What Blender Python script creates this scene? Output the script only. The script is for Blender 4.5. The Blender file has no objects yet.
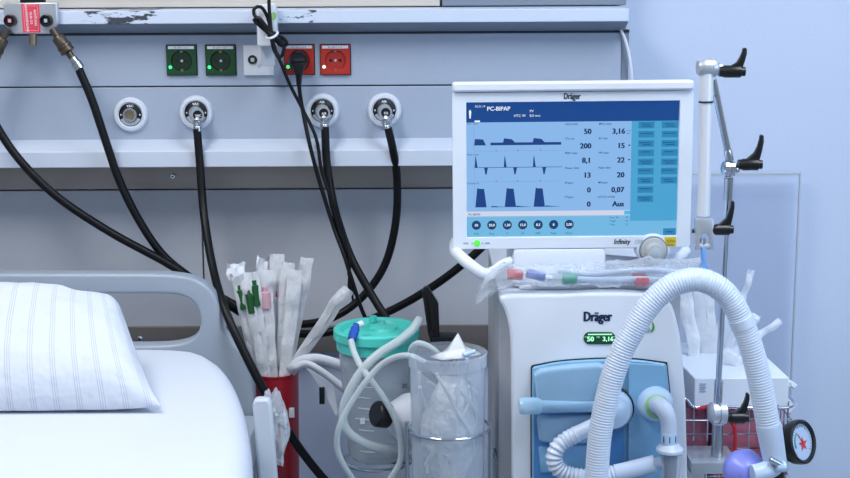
import bpy, bmesh, math, random
from mathutils import Vector, Matrix, noise
random.seed(7)
PI = math.pi
sc = bpy.context.scene
COL = sc.collection
# ------------------------------------------------------------------ camera geometry
F = 1400.0
CAM = Vector((0, -2.6, 1.5))
PITCH = math.radians(10.5)
CP, SP = math.cos(PITCH), math.sin(PITCH)
ROLL = math.radians(.30)
CR, SR = math.cos(ROLL), math.sin(ROLL)

def P(x, y, Y):
    """point on the vertical plane at depth Y seen at (x, y) of the 850x478 frame"""
    u, v = (x - 425) / F, -(y - 239) / F
    a, b = u * CR + v * SR, v * CR - u * SR
    d = Vector((a, CP + b * SP, -SP + b * CP))
    return CAM + d * ((Y - CAM.y) / d.y)

def mpp(y, Y):
    return (Y - CAM.y) / (CP - (y - 239) / F * SP) / F

def zat(y, Y):
    return P(425, y, Y).z

def xat(x, y, Y):
    return P(x, y, Y).x

# ------------------------------------------------------------------ materials
def lin(c):
    if isinstance(c, str):
        c = [int(c[i:i + 2], 16) / 255 for i in (0, 2, 4)]
    return tuple(((v / 12.92) if v <= .04045 else ((v + .055) / 1.055) ** 2.4) for v in c) + (1,)

M = {}
def mat(name, col, rough=.5, metal=0, emit=None, es=1.0, clear=0.0, spec=.5, bump=0, bscale=60, var=0.0, vscale=8, coat=0, sss=0):
    m = bpy.data.materials.new(name)
    m.use_nodes = True
    nt = m.node_tree
    b = nt.nodes['Principled BSDF']
    out = nt.nodes['Material Output']
    c = lin(col)
    b.inputs['Base Color'].default_value = c
    b.inputs['Roughness'].default_value = rough
    b.inputs['Metallic'].default_value = metal
    b.inputs['Specular IOR Level'].default_value = spec
    if coat:
        b.inputs['Coat Weight'].default_value = coat
        b.inputs['Coat Roughness'].default_value = .1
    if sss:
        b.inputs['Subsurface Weight'].default_value = sss
        b.inputs['Subsurface Radius'].default_value = (.01, .01, .012)
    if emit:
        b.inputs['Emission Color'].default_value = lin(emit)
        b.inputs['Emission Strength'].default_value = es
    if var or bump:
        tc = nt.nodes.new('ShaderNodeTexCoord')
        n = nt.nodes.new('ShaderNodeTexNoise')
        n.inputs['Scale'].default_value = vscale
        n.inputs['Detail'].default_value = 5
        nt.links.new(tc.outputs['Object'], n.inputs['Vector'])
        if var:
            mx = nt.nodes.new('ShaderNodeMix'); mx.data_type = 'RGBA'
            mx.inputs[6].default_value = tuple(v * (1 - var) for v in c[:3]) + (1,)
            mx.inputs[7].default_value = tuple(min(1, v * (1 + var)) for v in c[:3]) + (1,)
            nt.links.new(n.outputs['Fac'], mx.inputs[0])
            nt.links.new(mx.outputs[2], b.inputs['Base Color'])
        if bump:
            n2 = nt.nodes.new('ShaderNodeTexNoise')
            n2.inputs['Scale'].default_value = bscale
            n2.inputs['Detail'].default_value = 4
            nt.links.new(tc.outputs['Object'], n2.inputs['Vector'])
            bp = nt.nodes.new('ShaderNodeBump')
            bp.inputs['Strength'].default_value = bump
            bp.inputs['Distance'].default_value = .01
            nt.links.new(n2.outputs['Fac'], bp.inputs['Height'])
            nt.links.new(bp.outputs['Normal'], b.inputs['Normal'])
    if clear:
        tr = nt.nodes.new('ShaderNodeBsdfTransparent')
        mix = nt.nodes.new('ShaderNodeMixShader')
        lw = nt.nodes.new('ShaderNodeLayerWeight'); lw.inputs['Blend'].default_value = .35
        mr = nt.nodes.new('ShaderNodeMapRange')
        mr.inputs['To Min'].default_value = clear
        mr.inputs['To Max'].default_value = max(0, clear - .45)
        nt.links.new(lw.outputs['Facing'], mr.inputs['Value'])
        nt.links.new(mr.outputs[0], mix.inputs[0])
        nt.links.new(b.outputs[0], mix.inputs[1])
        nt.links.new(tr.outputs[0], mix.inputs[2])
        nt.links.new(mix.outputs[0], out.inputs['Surface'])
    M[name] = m
    return m

mat('wall_paint', 'c6d3ea', .7, bump=.05, bscale=220, var=.03, vscale=3)
mat('floor_vinyl', '8d97a0', .4, var=.1)
mat('ceiling_white', 'e8ecf0', .8)
mat('laminate', 'c2c7d1', .45, bump=.05, bscale=300, var=.04, vscale=40)
mat('unit_face', 'a4b0c4', .42, bump=.05, bscale=300, var=.03, vscale=60)
mat('unit_white', 'ccd6e6', .35, var=.02)
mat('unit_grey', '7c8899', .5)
mat('beige', 'cbc5bd', .7, var=.05, vscale=12)
mat('seam', '20262e', .6)
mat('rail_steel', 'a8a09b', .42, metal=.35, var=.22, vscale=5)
mat('steel', 'c2c8d0', .25, metal=1)
mat('white_tube', 'e4e9f2', .32, metal=.2)
mat('chrome', 'd6dce6', .08, metal=1)
mat('satin', 'c6ccd5', .33, metal=.6)
mat('brass', 'a3937c', .35, metal=.9)
mat('dark_brass', '61574d', .35, metal=.8)
mat('black', '0d0f12', .35)
mat('black_rubber', '090b0f', .42, spec=.3, bump=.05, bscale=400)
mat('white_plastic', 'e3e8f1', .3)
mat('ring_plastic', 'd4dce8', .4)
mat('grey_plastic', 'b7c0cc', .4)
mat('bed_guard', 'c6ced8', .4)
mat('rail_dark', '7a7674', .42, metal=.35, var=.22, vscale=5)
mat('knob_grey', 'b9bcbd', .4)
mat('bed_plastic', '9faab8', .38, bump=.03, bscale=500)
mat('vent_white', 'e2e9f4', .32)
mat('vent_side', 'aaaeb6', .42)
mat('green_socket', '0e4220', .4)
mat('green_deep', '0a2b17', .4)
mat('red_socket', 'b02a1c', .4)
mat('red_deep', 'a82a1f', .4)
mat('led', '30e880', .3, emit='30f08a', es=1.6)
mat('led_pale', 'c8f8c8', .3, emit='d0ffc8', es=1.3)
mat('print_dark', '27303e', .6)
mat('print_navy', '12234a', .5)
mat('print_white', 'f0f3f8', .6)
mat('label_red', 'e2455c', .5)
mat('label_pink', 'f29aa8', .5)
mat('label_white', 'd8dee8', .5)
mat('label_yellow', 'd9c12a', .5)
mat('bin_red', '9e1424', .35)
mat('teal', '4fd0c2', .4, sss=.1)
mat('blue_conn', '1e4fae', .35)
mat('film', 'f4f7fc', .2, clear=.34, bump=.5, bscale=45)
mat('film_wrap', 'e6eef8', .12, clear=.8, bump=1.0, bscale=60)
mat('film_milk', 'f4f8fd', .15, clear=.22, bump=1.0, bscale=55)
mat('film_clear', 'dce8f8', .12, clear=.9, bump=.6, bscale=40)
mat('film_pink', 'c8708a', .25, clear=.2, bump=.3)
mat('film_bag', 'e6edf5', .15, clear=.66, bump=1.0, bscale=70)
mat('grip_inlay', '1f1d18', .5)
mat('paper', 'e6ecf6', .7, bump=.25, bscale=30)
mat('carton', 'dfe7f4', .6, var=.02)
mat('jar', 'dbe6f4', .1, clear=.84, spec=.6)
mat('jar_mid', 'c2ced6', .12, clear=.80)
mat('sheet_tube', 'dfe8f4', .25, clear=.25)
mat('silicone', 'd3dee2', .2, clear=.42)
mat('coil_tube', 'eef3fa', .3, clear=.15)
mat('catheter', 'e6edf6', .35, clear=.35)
mat('green_tube', '1d5a2c', .35)
mat('red_tube', 'c02a3a', .35)
mat('pink_patch', 'd9a9b8', .5)
mat('hose_white', 'd0dcee', .35, sss=.1)
mat('hose_light', 'c9daf2', .3, clear=.18)
mat('blue_module', '7db0d6', .3, coat=.3)
mat('blue_deep', '4a86c2', .35)
mat('blue_clear', 'aed6f2', .12, clear=.5, coat=.3)
mat('port_blue', 'bcd6f2', .25, coat=.4)
mat('green_ring', '9fd48a', .4)
mat('strap_blue', '6a9fe0', .5)
mat('lavender', '8f97f0', .3, sss=.15)
mat('tint_clear', 'c4d4ee', .1, clear=.86)
mat('lcd_green', '123c28', .3, emit='0b3020', es=.5)
mat('lcd_text', '9fe8b0', .3, emit='a8f0b8', es=.9)
mat('leaf_green', '4fa03c', .5)
mat('leaf_grey', '9fb0c0', .5)
mat('gauge_face', 'bcd0ee', .3)
mat('gauge_red', 'd8404a', .4)
mat('gauge_green', '2f9c86', .4)
mat('marker_red', 'd2202c', .4)
mat('screen_glass', '0a0f18', .12)
def scr(name, c, es=.92):
    mat(name, '0a0f18', .25, emit=c, es=es)
scr('s_back', '8cbcf0'); scr('s_head', '0c4690'); scr('s_teal', '4aa6d6'); scr('s_btn', '2a86b8')
scr('s_btnd', '1a5c8c'); scr('s_bar', 'd4dcf0'); scr('s_low', '74bce8'); scr('s_navy', '143f86'); scr('s_dark', '0e2c5c')
scr('s_white', 'eaf2ff', 1.0); scr('s_grid', '7fa8d8'); scr('s_knob', '0c4070'); scr('s_mark', '48c0e8')
mat('on_green', '4cc83c', .3, emit='54d040', es=.7)
mat('lamp_glow', 'ffffff', .5, emit='f4f8ff', es=4)

# worn paint on the upper rail: dark chips of scuffed-off paint
def worn_rail():
    m = mat('worn_rail', 'c9d4e6', .4)
    nt = m.node_tree; b = nt.nodes['Principled BSDF']
    tc = nt.nodes.new('ShaderNodeTexCoord')
    n = nt.nodes.new('ShaderNodeTexNoise'); n.inputs['Scale'].default_value = 42; n.inputs['Detail'].default_value = 7; n.inputs['Roughness'].default_value = .65
    mp = nt.nodes.new('ShaderNodeMapping'); mp.inputs['Scale'].default_value = (.55, 1, 1.6)
    nt.links.new(tc.outputs['Object'], mp.inputs[0]); nt.links.new(mp.outputs[0], n.inputs['Vector'])
    sep = nt.nodes.new('ShaderNodeSeparateXYZ'); nt.links.new(tc.outputs['Object'], sep.inputs[0])
    add = None
    # two worn stretches, centred in object x (metres from the rail's middle)
    for cx, w, s in ((WORN0, .085, .27), (WORN1, .05, .20), (WORN0 + .07, .03, .06)):
        d = nt.nodes.new('ShaderNodeMath'); d.operation = 'SUBTRACT'; nt.links.new(sep.outputs[0], d.inputs[0]); d.inputs[1].default_value = cx
        a = nt.nodes.new('ShaderNodeMath'); a.operation = 'ABSOLUTE'; nt.links.new(d.outputs[0], a.inputs[0])
        r = nt.nodes.new('ShaderNodeMapRange'); nt.links.new(a.outputs[0], r.inputs[0])
        r.inputs[1].default_value = w * .5; r.inputs[2].default_value = w; r.inputs[3].default_value = s; r.inputs[4].default_value = 0
        if add is None: add = r
        else:
            q = nt.nodes.new('ShaderNodeMath'); q.operation = 'ADD'
            nt.links.new(add.outputs[0], q.inputs[0]); nt.links.new(r.outputs[0], q.inputs[1]); add = q
    q = nt.nodes.new('ShaderNodeMath'); q.operation = 'ADD'
    nt.links.new(add.outputs[0], q.inputs[0]); nt.links.new(n.outputs['Fac'], q.inputs[1])
    r = nt.nodes.new('ShaderNodeMapRange'); nt.links.new(q.outputs[0], r.inputs[0])
    r.inputs[1].default_value = .76; r.inputs[2].default_value = .80
    mx = nt.nodes.new('ShaderNodeMix'); mx.data_type = 'RGBA'
    mx.inputs[6].default_value = lin('c9d4e6'); mx.inputs[7].default_value = lin('39404c')
    nt.links.new(r.outputs[0], mx.inputs[0]); nt.links.new(mx.outputs[2], b.inputs['Base Color'])

# pillow ticking: groups of three thin woven lines, from the pillow's own UV
def pillow_cloth():
    m = mat('pillow_cloth', 'e4eaf6', .8)
    nt = m.node_tree; b = nt.nodes['Principled BSDF']
    uv = nt.nodes.new('ShaderNodeUVMap')
    sep = nt.nodes.new('ShaderNodeSeparateXYZ'); nt.links.new(uv.outputs[0], sep.inputs[0])
    mul = nt.nodes.new('ShaderNodeMath'); mul.operation = 'MULTIPLY'; mul.inputs[1].default_value = 23
    nt.links.new(sep.outputs[0], mul.inputs[0])
    fr = nt.nodes.new('ShaderNodeMath'); fr.operation = 'FRACT'; nt.links.new(mul.outputs[0], fr.inputs[0])
    cur = None
    for c in (.40, .50, .60):
        d = nt.nodes.new('ShaderNodeMath'); d.operation = 'COMPARE'; d.inputs[1].default_value = c; d.inputs[2].default_value = .017
        nt.links.new(fr.outputs[0], d.inputs[0])
        if cur is None: cur = d
        else:
            q = nt.nodes.new('ShaderNodeMath'); q.operation = 'MAXIMUM'
            nt.links.new(cur.outputs[0], q.inputs[0]); nt.links.new(d.outputs[0], q.inputs[1]); cur = q
    mx = nt.nodes.new('ShaderNodeMix'); mx.data_type = 'RGBA'
    mx.inputs[6].default_value = lin('d3d9e5'); mx.inputs[7].default_value = lin('b6bfcd')
    nt.links.new(cur.outputs[0], mx.inputs[0]); nt.links.new(mx.outputs[2], b.inputs['Base Color'])
    tc = nt.nodes.new('ShaderNodeTexCoord')
    n = nt.nodes.new('ShaderNodeTexNoise'); n.inputs['Scale'].default_value = 14; n.inputs['Detail'].default_value = 3
    nt.links.new(tc.outputs['Object'], n.inputs['Vector'])
    bp = nt.nodes.new('ShaderNodeBump'); bp.inputs['Strength'].default_value = .55; bp.inputs['Distance'].default_value = .025
    nt.links.new(n.outputs['Fac'], bp.inputs['Height']); nt.links.new(bp.outputs[0], b.inputs['Normal'])
pillow_cloth()
mat('sheet_cloth', 'd2d8e4', .8, bump=.25, bscale=7)

# ------------------------------------------------------------------ mesh builder
class MB:
    def __init__(self):
        self.bm = bmesh.new(); self.mats = []; self.T = Matrix.Identity(4)
    def mi(self, m):
        if m not in self.mats: self.mats.append(m)
        return self.mats.index(m)
    def take(self, src, m, T=None, smooth=True):
        """append a temporary bmesh"""
        i = self.mi(m)
        TT = self.T @ T if T is not None else self.T
        mp = {v: self.bm.verts.new(TT @ v.co) for v in src.verts}
        for f in src.faces:
            try:
                g = self.bm.faces.new([mp[v] for v in f.verts]); g.material_index = i; g.smooth = smooth
            except ValueError:
                pass
        src.free()
        return self
    def box(self, a, b, m, bevel=0, seg=2, T=None):
        s = bmesh.new(); bmesh.ops.create_cube(s, size=1)
        a, b = Vector(a), Vector(b)
        lo = Vector([min(a[i], b[i]) for i in range(3)]); hi = Vector([max(a[i], b[i]) for i in range(3)])
        for v in s.verts:
            v.co = Vector([lo[i] + (v.co[i] + .5) * (hi[i] - lo[i]) for i in range(3)])
        if bevel:
            bmesh.ops.bevel(s, geom=list(s.edges), offset=bevel, segments=seg, profile=.6, affect='EDGES')
        return self.take(s, m, T, smooth=False)
    def poly(self, loops, vec, m, bevel=0, seg=2, smooth=False):
        """loops of 3-D points (first the outline, others holes), extruded along vec"""
        s = bmesh.new(); es = []
        for lp in loops:
            vs = [s.verts.new(Vector(p)) for p in lp]
            es += [s.edges.new((vs[i], vs[(i + 1) % len(vs)])) for i in range(len(vs))]
        if len(loops) == 1:
            s.faces.new(list(s.verts))
        else:
            bmesh.ops.triangle_fill(s, edges=es, use_beauty=True, use_dissolve=True)
        r = bmesh.ops.extrude_face_region(s, geom=list(s.faces))
        nv = [e for e in r['geom'] if isinstance(e, bmesh.types.BMVert)]
        bmesh.ops.translate(s, verts=nv, vec=Vector(vec))
        bmesh.ops.recalc_face_normals(s, faces=list(s.faces))
        if bevel:
            ed = [e for e in s.edges if len(e.link_faces) == 2 and e.calc_face_angle(0) > .9]
            bmesh.ops.bevel(s, geom=ed, offset=bevel, segments=seg, profile=.55, affect='EDGES', clamp_overlap=True)
        return self.take(s, m, smooth=smooth)
    def lathe(self, prof, o, axis, m, n=28, smooth=True):
        """prof: (radius, distance along axis)"""
        s = bmesh.new(); o = Vector(o); ax = Vector(axis).normalized()
        u = ax.orthogonal().normalized(); w = ax.cross(u)
        rings = []
        for r, t in prof:
            c = o + ax * t
            if r < 1e-6: rings.append([s.verts.new(c)])
            else: rings.append([s.verts.new(c + (u * math.cos(2 * PI * k / n) + w * math.sin(2 * PI * k / n)) * r) for k in range(n)])
        for a, b in zip(rings, rings[1:]):
            for k in range(n):
                k2 = (k + 1) % n
                if len(a) == 1 and len(b) == 1: break
                if len(a) == 1: s.faces.new((a[0], b[k2], b[k]))
                elif len(b) == 1: s.faces.new((a[k], a[k2], b[0]))
                else: s.faces.new((a[k], a[k2], b[k2], b[k]))
        bmesh.ops.recalc_face_normals(s, faces=list(s.faces))
        return self.take(s, m, smooth=smooth)
    def cyl(self, a, b, r, m, r2=None, n=24, bev=.0):
        a, b = Vector(a), Vector(b); L = (b - a).length
        r2 = r if r2 is None else r2
        c = min(bev, L * .4, r * .6)
        pr = [(0, 0), (r - c, 0), (r, c), (r2, L - c), (r2 - c, L), (0, L)] if c else [(0, 0), (r, 0), (r2, L), (0, L)]
        s = bmesh.new(); 
        self.lathe(pr, a, b - a, m, n, smooth=True)
        s.free()
        return self
    def tube(self, pts, r, m, n=12, step=.006, rf=None, closed=False, flat=None):
        """round sweep through pts; rf(s, L) scales the radius along the length"""
        c = spline(pts, step, closed); s = bmesh.new()
        N = len(c); L = 0; dist = [0]
        for i in range(1, N): L += (c[i] - c[i - 1]).length; dist.append(L)
        tan = [(c[(i + 1) % N if closed else min(i + 1, N - 1)] - c[(i - 1) % N if closed else max(i - 1, 0)]).normalized() for i in range(N)]
        u = tan[0].orthogonal().normalized(); rings = []
        for i in range(N):
            if i:
                q = tan[i - 1].rotation_difference(tan[i]); u = q @ u
            w = tan[i].cross(u)
            rr = r * (rf(dist[i], L) if rf else 1)
            rings.append([s.verts.new(c[i] + (u * math.cos(2 * PI * k / n) + w * math.sin(2 * PI * k / n)) * rr) for k in range(n)])
        for i in range(N if closed else N - 1):
            a, b = rings[i], rings[(i + 1) % N]
            for k in range(n):
                k2 = (k + 1) % n
                s.faces.new((a[k], a[k2], b[k2], b[k]))
        if not closed:
            s.faces.new(list(reversed(rings[0]))); s.faces.new(rings[-1])
        bmesh.ops.recalc_face_normals(s, faces=list(s.faces))
        return self.take(s, m)
    def sphere(self, c, r, m, sx=1, sy=1, sz=1, n=20):
        s = bmesh.new(); bmesh.ops.create_uvsphere(s, u_segments=n, v_segments=n // 2 + 2, radius=1)
        rr = r if not isinstance(r, (tuple, list)) else 1
        T = Matrix.Translation(Vector(c)) @ Matrix.Diagonal((rr * sx, rr * sy, rr * sz, 1))
        return self.take(s, m, T)
    def text(self, txt, pos, size, m, align='LEFT', bold=0, T=None, shear=0, xs=1.0):
        """upright printing facing -Y; pos = baseline start"""
        cu = bpy.data.curves.new('t', 'FONT'); cu.body = txt; cu.size = size; cu.align_x = align
        cu.offset = min(bold, .012) * size; cu.resolution_u = 2; cu.shear = shear
        ob = bpy.data.objects.new('t', cu); COL.objects.link(ob)
        dg = bpy.context.evaluated_depsgraph_get()
        me = bpy.data.meshes.new_from_object(ob.evaluated_get(dg))
        s = bmesh.new(); s.from_mesh(me)
        bpy.data.objects.remove(ob); bpy.data.curves.remove(cu); bpy.data.meshes.remove(me)
        R = Matrix(((xs, 0, 0, 0), (0, 0, -1, 0), (0, 1, 0, 0), (0, 0, 0, 1)))
        n = 3 if bold > .01 else 1
        for q in range(n):
            TT = Matrix.Translation(Vector(pos) + Vector(((q - (n - 1) / 2) * bold * size * .9, -.00004 * q, 0))) @ R
            self.take(s.copy() if q < n - 1 else s, m, (T @ TT) if T is not None else TT, smooth=False)
        return self
    def build(self, name, parent=None, at=None, bevel=0, sub=0, solid=0, auto=True):
        me = bpy.data.meshes.new(name)
        vs = [v.co for v in self.bm.verts]
        if at is None:
            lo = Vector([min(v[i] for v in vs) for i in range(3)]); hi = Vector([max(v[i] for v in vs) for i in range(3)])
            at = Vector(((lo.x + hi.x) / 2, (lo.y + hi.y) / 2, lo.z))
        at = Vector(at)
        bmesh.ops.translate(self.bm, verts=list(self.bm.verts), vec=-at)
        self.bm.to_mesh(me); self.bm.free()
        me.set_sharp_from_angle(angle=math.radians(38))
        for m in self.mats: me.materials.append(M[m])
        o = bpy.data.objects.new(name, me); COL.objects.link(o)
        o['wl'] = list(at)
        if parent:
            o.parent = parent; o.location = at - Vector(parent['wl'])
        else: o.location = at
        if bevel:
            b = o.modifiers.new('bevel', 'BEVEL'); b.width = bevel; b.segments = 2; b.limit_method = 'ANGLE'
        if sub:
            b = o.modifiers.new('sub', 'SUBSURF'); b.levels = sub; b.render_levels = sub
        if solid:
            b = o.modifiers.new('solid', 'SOLIDIFY'); b.thickness = solid; b.offset = 0
        return o

def spline(pts, step=.006, closed=False):
    pts = [Vector(p) for p in pts]; n = len(pts); out = []
    rng = n if closed else n - 1
    for i in range(rng):
        if closed: p0, p1, p2, p3 = pts[i - 1], pts[i], pts[(i + 1) % n], pts[(i + 2) % n]
        else:
            p1, p2 = pts[i], pts[i + 1]
            p0 = pts[i - 1] if i else p1 * 2 - p2
            p3 = pts[i + 2] if i + 2 < n else p2 * 2 - p1
        k = max(2, int((p2 - p1).length / step))
        # centripetal-ish tension keeps overshoot low
        for j in range(k):
            t = j / k
            out.append(.5 * ((2 * p1) + (p2 - p0) * t + (2 * p0 - 5 * p1 + 4 * p2 - p3) * t * t + (3 * p1 - p0 - 3 * p2 + p3) * t ** 3))
    if not closed: out.append(pts[-1])
    return out

def PP(*t):  # list of (x, y, Y) -> world points
    return [P(*q) for q in t]

def tag(o, label, cat, group=None):
    o['label'] = label; o['category'] = cat
    if group: o['group'] = group
    return o

def thing(name, loc, label, cat, group=None):
    o = bpy.data.objects.new(name, None); COL.objects.link(o)
    o.empty_display_size = .02; o.location = Vector(loc); o['wl'] = list(loc)
    return tag(o, label, cat, group)

def struct(o):
    o['kind'] = 'structure'; return o

def frame(x, y, Y, roll=0):
    """matrix: local (pixels right, metres back, pixels up) -> world, centred where (x, y) meets depth Y"""
    sx = mpp(y, Y); sz = (zat(y - 40, Y) - zat(y + 40, Y)) / 80
    return Matrix.Translation(P(x, y, Y)) @ Matrix.Rotation(math.radians(roll), 4, 'Y') @ Matrix.Diagonal((sx, 1, sz, 1))

# ================================================================== THE ROOM
m = MB(); m.box((-3, 0, 0), (3, .12, 2.75), 'wall_paint'); struct(m.build('wall_back'))
m = MB(); m.box((-3, -4.2, -.1), (3, .12, 0), 'floor_vinyl'); struct(m.build('floor'))
m = MB(); m.box((-3, -4.2, 2.75), (3, .12, 2.85), 'ceiling_white'); struct(m.build('ceiling'))

# laminate lining below the supply unit: two boards with an open joint between them
ZT, ZB = zat(189, -.02), zat(325, -.02)
XJ = xat(203, 255, -.02); XR = xat(634, 255, -.02)
m = MB(); m.box((-2.2, -.02, ZB), (XJ - .0015, 0, ZT), 'laminate', .001); struct(m.build('trim_1'))
m = MB(); m.box((XJ + .0015, -.02, ZB), (XR, 0, ZT), 'laminate', .001); struct(m.build('trim_2'))

# metal wall rails above and below the lining
def wall_rail(y0, y1, Y, label, bolts, mm):
    z1, z0 = zat(y0, Y), zat(y1, Y)
    t = thing('wall_rail', (0, 0, z0), label, 'wall rail', 'metal rails on the wall')
    m = MB(); m.box((-2.2, Y, z0), (XR, 0, z1), mm, .001); m.build('rail', t)
    for bx in bolts:
        c = P(bx, (y0 + y1) / 2, Y)
        b = MB(); b.lathe([(0, -.005), (.004, -.005), (.006, -.003), (.006, .001), (0, .001)], c, (0, 1, 0), 'steel', 12)
        b.lathe([(0, -.0054), (.002, -.0054), (.002, -.004)], c, (0, 1, 0), 'black', 6); b.build('bolt', t)
wall_rail(165, 187.5, -.03, 'dark brushed metal rail directly under the supply unit', (173, 398), 'rail_steel')
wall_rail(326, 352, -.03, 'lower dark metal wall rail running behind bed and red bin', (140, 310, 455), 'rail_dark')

# clear wall guard on the right
XG0, XG1 = xat(690, 176, -.03), xat(800, 176, -.03)
t = thing('wall_guard', P(745, 478, -.03), 'clear plastic sheet fixed to the white wall behind the pressure gauge', 'wall guard')
m = MB(); m.box((XG0, -.033, .35), (XG1, -.028, zat(176, -.03)), 'tint_clear', .0008)
m.build('sheet', t)
m = MB()
m.box((XG0, -.034, zat(176, -.03) - .001), (XG1, -.027, zat(176, -.03) + .004), 'grey_plastic', .0008)
m.box((XG1 - .001, -.034, .35), (XG1 + .0015, -.027, zat(176, -.03) + .004), 'grey_plastic')
m.build('edge_strip', t)
for x in (XG0 + .03, XG1 - .03):
    for z in (.45,):
        m = MB(); m.cyl((x, 0, z), (x, -.036, z), .008, 'steel', bev=.002); m.build('standoff', t)

# ================================================================== SUPPLY UNIT
UF = -.10                       # face of the unit
XU = xat(629, 60, UF)
def prof(name, pts, mm, parent, x0=-2.2, x1=None):
    """profile of (y, z) points extruded along x"""
    x1 = XU if x1 is None else x1
    m = MB(); m.poly([[(x0, y, z) for y, z in pts]], (x1 - x0, 0, 0), mm); return m.build(name, parent, bevel=.0012)
t = thing('supply_unit', (0, 0, zat(166, UF)), 'long pale blue-grey medical supply unit mounted across the wall', 'supply unit')
zr0, zr1, zr2 = zat(9.5, -.15), zat(22.5, -.15), zat(32.5, UF)
WORN0 = xat(122, 18, -.15) - (-2.2 + XU) / 2
WORN1 = xat(300, 20, -.15) - (-2.2 + XU) / 2
worn_rail()
prof('upper_rail', [(0, zr0 + .003), (-.148, zr0), (-.15, zr1), (0, zr1)], 'worn_rail', t, x1=xat(629, 18, -.15))
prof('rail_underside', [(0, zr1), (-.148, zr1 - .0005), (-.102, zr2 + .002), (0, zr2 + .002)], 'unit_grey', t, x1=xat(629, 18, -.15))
m = MB(); m.box((-2.2, -.098, zr2 - .002), (XU, 0, zr2 + .003), 'seam'); m.build('upper_seam', t)
XE = xat(621, 60, UF)
zmid = zat(85.3, UF)
prof('face_panel', [(0, zr2 - .002), (UF, zr2 - .002), (UF, zmid + .0012), (0, zmid + .0012)], 'unit_face', t, x1=XE)
m = MB(); m.box((-2.2, UF + .004, zmid - .0015), (XE, 0, zmid + .0015), 'seam'); m.build('middle_seam', t)
zb = zat(138.2, UF)
prof('face_panel', [(0, zmid - .0012), (UF, zmid - .0012), (UF, zb), (0, zb)], 'unit_face', t, x1=XE)
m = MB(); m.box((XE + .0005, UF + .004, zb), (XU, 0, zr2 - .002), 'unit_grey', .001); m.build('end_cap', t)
za, zc = zat(150, -.145), zat(166, -.145)
prof('lower_rail', [(0, zb + .0006), (UF - .002, zb + .0006), (-.145, za), (-.145, zc), (-.0, zc)], 'unit_white', t)
# beige lamp housing over the unit
zl = zr0 + .004
prof('lamp_housing', [(0, zl), (-.05, zl), (-.05, zl + .12), (-.02, zl + .13), (0, zl + .13)], 'beige', t, x1=xat(440, 5, -.05))
prof('lamp_housing', [(0, zl), (-.05, zl), (-.05, zl + .12), (-.02, zl + .13), (0, zl + .13)], 'unit_grey', t, x0=xat(442, 5, -.05))

# ---- power sockets
def socket(x, y, colour, led, label, grp):
    Y = UF; k = mpp(y, Y); c = P(x, y, Y)
    t = thing('power_socket', (c.x, Y, c.z - 15 * k), label, 'power socket', grp)
    face, deep = colour + '_socket', colour + '_deep'
    m = MB(); m.box((c.x - 15.5 * k, Y - .0012, c.z - 15.5 * k), (c.x + 15.5 * k, Y - .0002, c.z + 15.5 * k), 'black', .0008); m.build('frame', t)
    m = MB(); h = 14.6 * k
    n = 36; r = 10.3 * k; cc = Vector((c.x, Y - .003, c.z - .8 * k))
    m.poly([[(c.x - h, Y - .003, c.z - h), (c.x + h, Y - .003, c.z - h), (c.x + h, Y - .003, c.z + h), (c.x - h, Y - .003, c.z + h)],
            [(cc.x + r * math.cos(2 * PI * i / n), cc.y, cc.z + r * math.sin(2 * PI * i / n)) for i in range(n)]], (0, -.003, 0), face)
    m.build('face_plate', t, bevel=.0004)
    m = MB()
    m.lathe([(r * 1.0, -.003), (r * .97, -.001), (r * .92, .0012), (0, .0012)], cc, (0, 1, 0), deep)
    for sx in (-1, 1): m.lathe([(0, -.0002), (1.6 * k, -.0002), (1.6 * k, .001)], cc + Vector((sx * 4.6 * k, .0008, 0)), (0, 1, 0), 'black', 12)
    m.lathe([(0, -.0004), (1.3 * k, -.0004), (1.3 * k, .001)], cc + Vector((0, .0008, 0)), (0, 1, 0), 'grey_plastic', 10)
    for sz in (-1, 1): m.box((cc.x - 1.2 * k, cc.y - .002, cc.z + sz * 9.3 * k - k), (cc.x + 1.2 * k, cc.y + .001, cc.z + sz * 9.3 * k + k), 'brass')
    m.build('well', t)
    m = MB(); m.box((c.x - 13 * k, Y - .0067, c.z + 11 * k), (c.x + 13 * k, Y - .0055, c.z + 14 * k), 'label_white', .0003)
    m.text('SV 230 V 16 A', (c.x, Y - .0068, c.z + 11.6 * k), 2.4 * k, 'print_dark', 'CENTER'); m.build('label_strip', t)
    m = MB(); m.sphere((c.x - 11.3 * k, Y - .0062, c.z - 7 * k), 1.7 * k, led, sy=.5, n=12); m.build('indicator', t)
    return t
socket(182, 60, 'green', 'led', 'green power socket with glowing lamp, farther from the white adapter', 'power sockets on the supply unit')
socket(221, 60, 'green', 'led', 'green power socket beside the white data outlet plate', 'power sockets on the supply unit')
socket(299.5, 59.5, 'red', 'led', 'red power socket with the black plug in it', 'power sockets on the supply unit')
socket(335.5, 59.5, 'red', 'led_pale', 'red power socket standing empty, with no plug', 'power sockets on the supply unit')

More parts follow.
